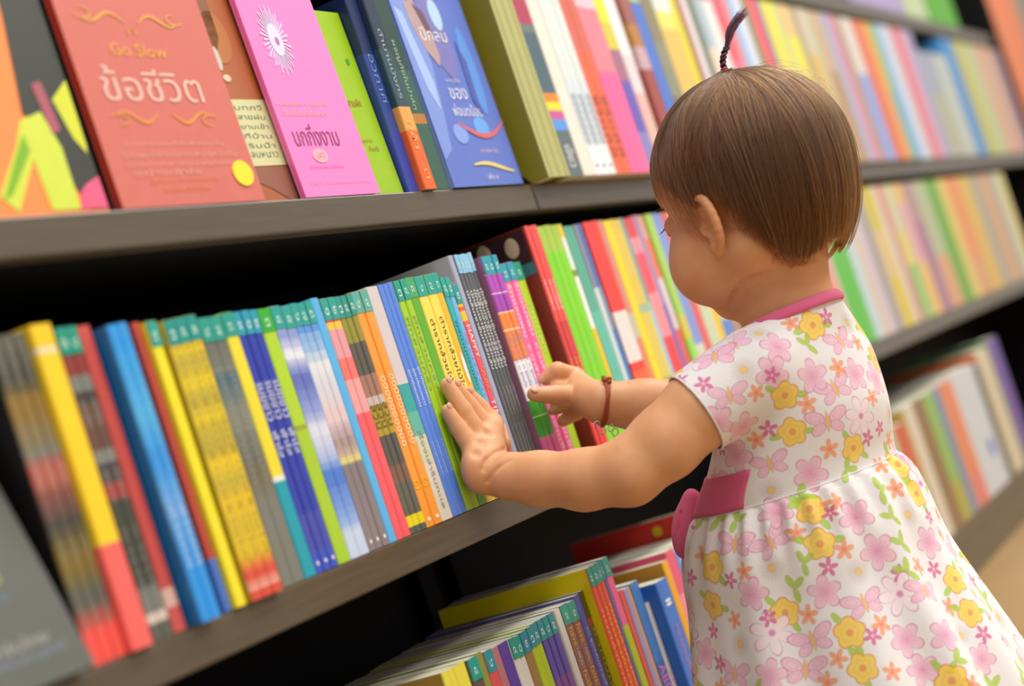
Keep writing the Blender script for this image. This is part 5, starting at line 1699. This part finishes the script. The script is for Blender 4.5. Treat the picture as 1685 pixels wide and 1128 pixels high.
# brick red cover
b = face_book('brick red cover with a big pale Thai title, leaning on the upper shelf', 0.9885, 1.1612, 0.235, 0.0065, 1.2, 0.0, ZA, 'd27266', 'b83626')
for sx in (1, -1):
    stroke(b, [(1.068 + sx * (0.008 + 0.046 * t), 0.8035 + 0.0045 * math.sin(t * 6.2 - .6) * (1 - .3 * t)) for t in np.linspace(0, 1, 24)], 0.0014, 'e2a052')
    stroke(b, [(1.071 + sx * (0.008 + 0.046 * t), 0.7300 - 0.0048 * math.sin(t * 6.2 - .6) * (1 - .3 * t)) for t in np.linspace(0, 1, 24)], 0.0014, 'e49448')
    stroke(b, [(1.068 + sx * (0.054 - 0.010 * math.sin(t)), 0.8060 + 0.004 * math.cos(t)) for t in np.linspace(0, 4.2, 18)], 0.0009, 'e2a052')
    stroke(b, [(1.071 + sx * (0.054 - 0.010 * math.sin(t)), 0.7275 - 0.004 * math.cos(t)) for t in np.linspace(0, 4.2, 18)], 0.0009, 'e49448')
face_text(b, 'ที่', 'e2a052', 1.060, 1.070, 0.7950, 0.0065)
face_text(b, 'Go Slow', 'f0b048', 1.033, 1.098, 0.7800, 0.0090)
face_text(b, 'ข้อชีวิต', 'ecc0b0', 1.010, 1.126, 0.7545, 0.0260)
for k, (xa, xb, z) in enumerate(((1.011, 1.130, .7095), (1.008, 1.143, .7020), (1.008, 1.132, .6945), (1.013, 1.090, .6890))):
    face_text(b, ['เรื่องเล่าจากคนที่เดินช้าลงทุกวัน', 'แล้วพบว่าชีวิตมีความหมายกว่าเดิม', 'ในทุกก้าวที่เราเลือกจะหยุดมอง', 'อย่างเข้าใจ'][k], 'e8a898', xa, xb, z, 0.0046)
face_text(b, 'ผู้เขียนนักเดินทาง', 'e88a50', 1.028, 1.110, .6828, 0.0044)
face_text(b, 'พิมพ์ครั้งที่สิบ', 'e88a50', 1.040, 1.096, .6765, 0.0040)
on_face(b, 'round_sticker', oval(1.1425, 0.6860, 0.0125, 0.0100), 'fde22c', .0010)

# russet cover behind
b = face_book('russet brown cover with a pale green note, tucked behind the pink cover', 1.090, 1.248, 0.230, 0.009, 2.0, 0.0082, ZA, 'b0643c')
on_face(b, 'dark_patch', [(1.150, .895), (1.195, .895), (1.190, .80), (1.165, .765), (1.150, .80)], '8a5a34')
on_face(b, 'amber_patch', oval(1.186, .800, .018, .022), 'b8743c')
on_face(b, 'silver_print', oval(1.178, .782, .004, .010), 'c8c8c0', .0006)
on_face(b, 'silver_print', oval(1.1815, .766, .005, .003), 'e0c8b0', .0006)
on_face(b, 'note_panel', [(1.140, .7480), (1.243, .7490), (1.243, .6945), (1.140, .6935)], 'd6d4a0', .0006)
for k in range(6):
    face_text(b, ['บทกวี', 'สายฝน', 'ยามเช้า', 'ที่บ้าน', 'ริมน้ำ', 'ลมหนาว'][k], '6a7a72', 1.176, 1.214, .7420 - k * .0078, .0045, .0008)
on_face(b, 'dark_patch', [(1.140, .6925), (1.243, .6935), (1.243, .6655), (1.210, .6655), (1.190, .675)], '94604c', .0005)

# pink cover
b = face_book('bright pink cover with a white sunburst on the upper shelf', 1.2190, 1.3370, 0.215, 0.0050, 2.0, 0.0, ZA, 'fb86cc', 'f070b8')
SUN = (1.258, 0.7980)
for k in range(36):
    a = 2 * math.pi * k / 36
    r0_, r1_ = 0.006, 0.0165 + 0.003 * (k % 2)
    ex = lambda rr, aa: (SUN[0] + rr * 1.05 * math.cos(aa), SUN[1] + rr * 1.55 * math.sin(aa))
    on_face(b, 'sun_ray', [ex(r0_, a - .06), ex(r1_, a - .035), ex(r1_, a + .035), ex(r0_, a + .06)], 'd8d4f0', .0005)
on_face(b, 'sun_disc', oval(SUN[0], SUN[1], .0095, .0140), 'dcd8f4', .0007)
on_face(b, 'sun_eye', oval(SUN[0] + .001, SUN[1] - .001, .0028, .0036), 'c070b0', .0009)
face_text(b, 'ความสุขเล็ก ๆ ของหัวใจ', 'ffb8b0', 1.224, 1.303, .7430, .0052)
face_text(b, 'เรื่องรักในสายลมหนาว', 'ffb8b0', 1.229, 1.296, .7355, .0052)
face_text(b, 'นกกิ่งงาม', '9a4a86', 1.232, 1.300, .7165, .0190)
on_face(b, 'seal', oval(1.262, .6985, .0110, .0060), 'fdb6bc', .0005)
face_text(b, '(๕)', 'f58cc4', 1.256, 1.268, .6985, .0060, .0008)
face_text(b, 'สำนักพิมพ์ดอกไม้บาน', 'f06cb8', 1.240, 1.292, .6890, .0026)
face_text(b, 'รางวัลวรรณกรรมเยาวชน', 'ffa8d8', 1.232, 1.325, .6760, .0036)

# green cover behind the pink
b = face_book('apple green cover half hidden behind the bright pink cover', 1.255, 1.3888, 0.168, 0.006, 2.0, 0.0062, ZA, '9cc414')
on_face(b, 'green_dot', oval(1.374, .786, .0030, .0032), '4aa01a')
face_text(b, 'สวนผัก', 'b06a14', 1.348, 1.370, .7480, .0072)
face_text(b, 'ปลูกง่าย', 'a88a14', 1.345, 1.366, .7130, .0050)
face_text(b, 'กินดี', 'a88a14', 1.356, 1.372, .7060, .0046)
on_face(b, 'pale_dot', oval(1.330, .735, .0070, .0090), 'bcd85a')

# narrow spines between the green and the blue covers
for k, (xa, xb, zt, bands, desc, tx, yf) in enumerate((
    (1.3905, 1.4105, .845, '1a2a5c:30 24408c:40 2a3ea0:30', 'navy {} right of the green face-out cover', [('อวกาศ', '7a90c8', .3, .55, .4)], .002),
    (1.4110, 1.4325, .850, '20344c:30 2c4c58:29 eaa850:12 e8682c:29', 'dark blue {} with an orange foot panel', [('ตำนานมังกร', 'a0b8b4', .2, .55, .35), ('กล้า', 'f0c070', .66, .8, .5), ('๓', 'f4a860', .9, .95, .4)], -.004),
    (1.4330, 1.4640, .852, '24443c:40 2c5a50:22 b87a2c:5 34604c:33', 'dark green {} left of the blue cover', [('ผจญภัยในป่าลึก', 'a8c0b0', .25, .6, .3)], .000))):
    bl = [(q.split(':')[0], float(q.split(':')[1])) for q in bands.split()]
    book_at(xa, xb - xa, yf, ZA, zt - ZA, 0.15, bl, dict(tx=tx), desc.format('paperback') + ' on the upper shelf', 'dark spines on the upper shelf', ('face', k))

# blue fantasy cover
b = face_book('blue cover with white Thai titles and a red ribbon, beside the olive set', 1.4700, 1.6180, 0.215, 0.016, 1.2, -0.002, ZA, '5f78cc', '8ca8e4')
on_face(b, 'pale_streak', [(1.4705, .86), (1.500, .86), (1.512, .79), (1.500, .735), (1.490, .70), (1.4705, .69)], '7e98e0', .0004)
on_face(b, 'pale_streak', [(1.474, .84), (1.487, .835), (1.502, .765), (1.497, .738), (1.485, .76)], 'a6c0f4', .0006)
on_face(b, 'violet_shade', [(1.520, .86), (1.560, .86), (1.566, .79), (1.550, .765), (1.524, .79)], '7a78bc', .0004)
on_face(b, 'cloaked_figure', [(1.495, .845), (1.515, .850), (1.530, .825), (1.533, .795), (1.526, .782), (1.508, .800), (1.497, .825)], 'b49a9c', .0006)
on_face(b, 'cloaked_figure', [(1.512, .845), (1.528, .838), (1.534, .815), (1.524, .815)], '6a4a60', .0008)
on_face(b, 'pale_flame', oval(1.553, .836, .011, .016), 'b4d4f0', .0006)
on_face(b, 'blue_glow', oval(1.590, .78, .012, .045), '5c94e4', .0005)
on_face(b, 'blue_glow', oval(1.568, .722, .015, .011), '6aa8f0', .0005)
on_face(b, 'blue_glow', oval(1.520, .716, .014, .010), '86a4ec', .0005)
on_face(b, 'dark_swirl', [(1.575, .81), (1.585, .79), (1.580, .735), (1.570, .75)], '4a5cae', .0007)
face_text(b, 'ปีกลม', 'f0e8ec', 1.508, 1.560, .8150, .0140, .0009)
face_text(b, 'ผจญภัย', 'c8c8e8', 1.527, 1.556, .7690, .0050)
face_text(b, 'ของ', 'e4e8fa', 1.526, 1.562, .7560, .0110)
face_text(b, 'พ่อมดน้อย', 'eef0fc', 1.520, 1.580, .7395, .0120)
stroke(b, [(1.520 + .098 * t, .7270 - .020 * math.sin(t * 2.6) + .012 * t) for t in np.linspace(0, 1, 26)], 0.0026, 'd06a70', 'red_ribbon', .0008)
face_text(b, 'ภาคหนึ่ง', 'd8c0dc', 1.548, 1.585, .6990, .0050)
stroke(b, [(1.524 + .082 * t, .6850 - .006 * t * t + .0018 * math.sin(5 * t)) for t in np.linspace(0, 1, 20)], 0.0020, 'e8d478', 'yellow_stroke', .0008)
face_text(b, 'เล่ม ๑', 'e8ecfa', 1.545, 1.566, .6735, .0060)

# olive set whose outer cover has a cut lower corner
def olive(x, w, cut, label):
    r = empty('paperback', (x, -0.018, ZA + 0.0003), label, 'book', 'olive paperbacks on the upper shelf')
    h = 0.232
    d = 0.150
    def side(x0, x1, name, m, inset=0.0):
        if cut:
            out = [(0 + inset, 0), (0.0185, 0), (0.0185 + 0.030, 0.041), (d - inset, 0.041 + .012), (d - inset, h - inset), (inset, h - inset)]
        else:
            out = [(inset, inset), (d - inset, inset), (d - inset, h - inset), (inset, h - inset)]
        V = [(x0, p[0], p[1]) for p in out] + [(x1, p[0], p[1]) for p in out]
        n = len(out)
        F = [tuple(range(n)), tuple(range(2 * n - 1, n - 1, -1))] + [(i, i + n, (i + 1) % n + n, (i + 1) % n) for i in range(n)]
        bm = bmesh.new()
        vs = [bm.verts.new(v) for v in V]
        for f in F:
            bm.faces.new([vs[i] for i in f])
        bmesh.ops.recalc_face_normals(bm, faces=bm.faces[:])
        me = bpy.data.meshes.new(name)
        bm.to_mesh(me)
        bm.free()
        link(name, me, r, [m])
    c = 0.001
    side(0, c, 'front_cover', mat('8a8222', 0.4))
    side(w - c, w, 'back_cover', mat('8a8222', 0.4))
    side(c * 1.1, w - c * 1.1, 'page_block', PAGE, 0.0022)
    link('spine', box_mesh('spine', (0.0002, -0.0006, 0), (w - .0002, 0.0006, h), 0.0003), r, [mat('b9b878', 0.4)])
    link('spine_crease', box_mesh('spine_crease', (w * .42, -0.0009, 0.0), (w * .58, -0.0005, h)), r, [mat('8f8f50', 0.5)])
xo = 1.6440
for k in range(3):
    olive(xo + k * 0.0180, 0.0176, k == 0, ['leftmost olive book, its cut-cornered cover showing beside the blue cover', 'middle of three olive spines right of the blue cover', 'rightmost of three olive spines, beside the slate rainbow book'][k])

# grey cover leaning at the far left of the middle shelf
b = face_book('grey cover with yellow and pale lettering, leaning at left end of middle shelf', 0.690, 0.8130, 0.185, 0.010, 14, -0.012, Z_B, '5f635e', '4a4c48')
face_text(b, 'ยาหอม', 'c8cc2c', 0.745, 0.7765, 0.4590, 0.0110)
face_text(b, 'สูตรโบราณ', '7c98a8', 0.740, 0.7760, 0.4450, 0.0070)
face_text(b, 'ตำรับไทย', 'b8b8b0', 0.740, 0.7880, 0.4170, 0.0070)
face_text(b, 'ฉบับสมบูรณ์', '8f9cae', 0.738, 0.7980, 0.4080, 0.0060)

# the board over the upper shelf carries a few boxes at the far end
for k, (xa, xb, hh, col, lab) in enumerate(((3.30, 3.72, .20, 'a898c4', 'lavender box at far end of the top shelf'), (3.74, 3.95, .17, 'b8c8a0', 'pale green box between lavender and green boxes, top shelf'), (3.98, 4.26, .21, '58a82c', 'bright green box at far end of the top shelf'))):
    r = empty('storage_box', (xa, 0.012, Z_C + .0003), lab, 'box', 'boxes on the top shelf')
    w = xb - xa
    link('carton', box_mesh('carton', (0, 0, 0), (w, .16, hh), .002), r, [mat(col, .5)])
    link('lid', box_mesh('lid', (-.002, -.002, hh + .0003), (w + .002, .162, hh + .02), .002), r, [mat(col, .4)])
# neighbour beyond the end panel: a poster stand with an orange panel
r = empty('poster_stand', (5.02, 0.06, 0.0), 'orange poster board standing beyond the end of the bookcase', 'stand')
link('panel', box_mesh('panel', (0, 0, 0.62), (0.5, 0.012, 1.5), .003), r, [mat('e8824e', .5)])
link('post', box_mesh('post', (0.10, 0.013, 0.0), (0.13, 0.04, 1.4), .003), r, [DARK])
link('post', box_mesh('post', (0.37, 0.013, 0.0), (0.40, 0.04, 1.4), .003), r, [DARK])
link('foot', box_mesh('foot', (0.05, -0.12, 0.0), (0.45, 0.14, 0.02), .003), r, [DARK])
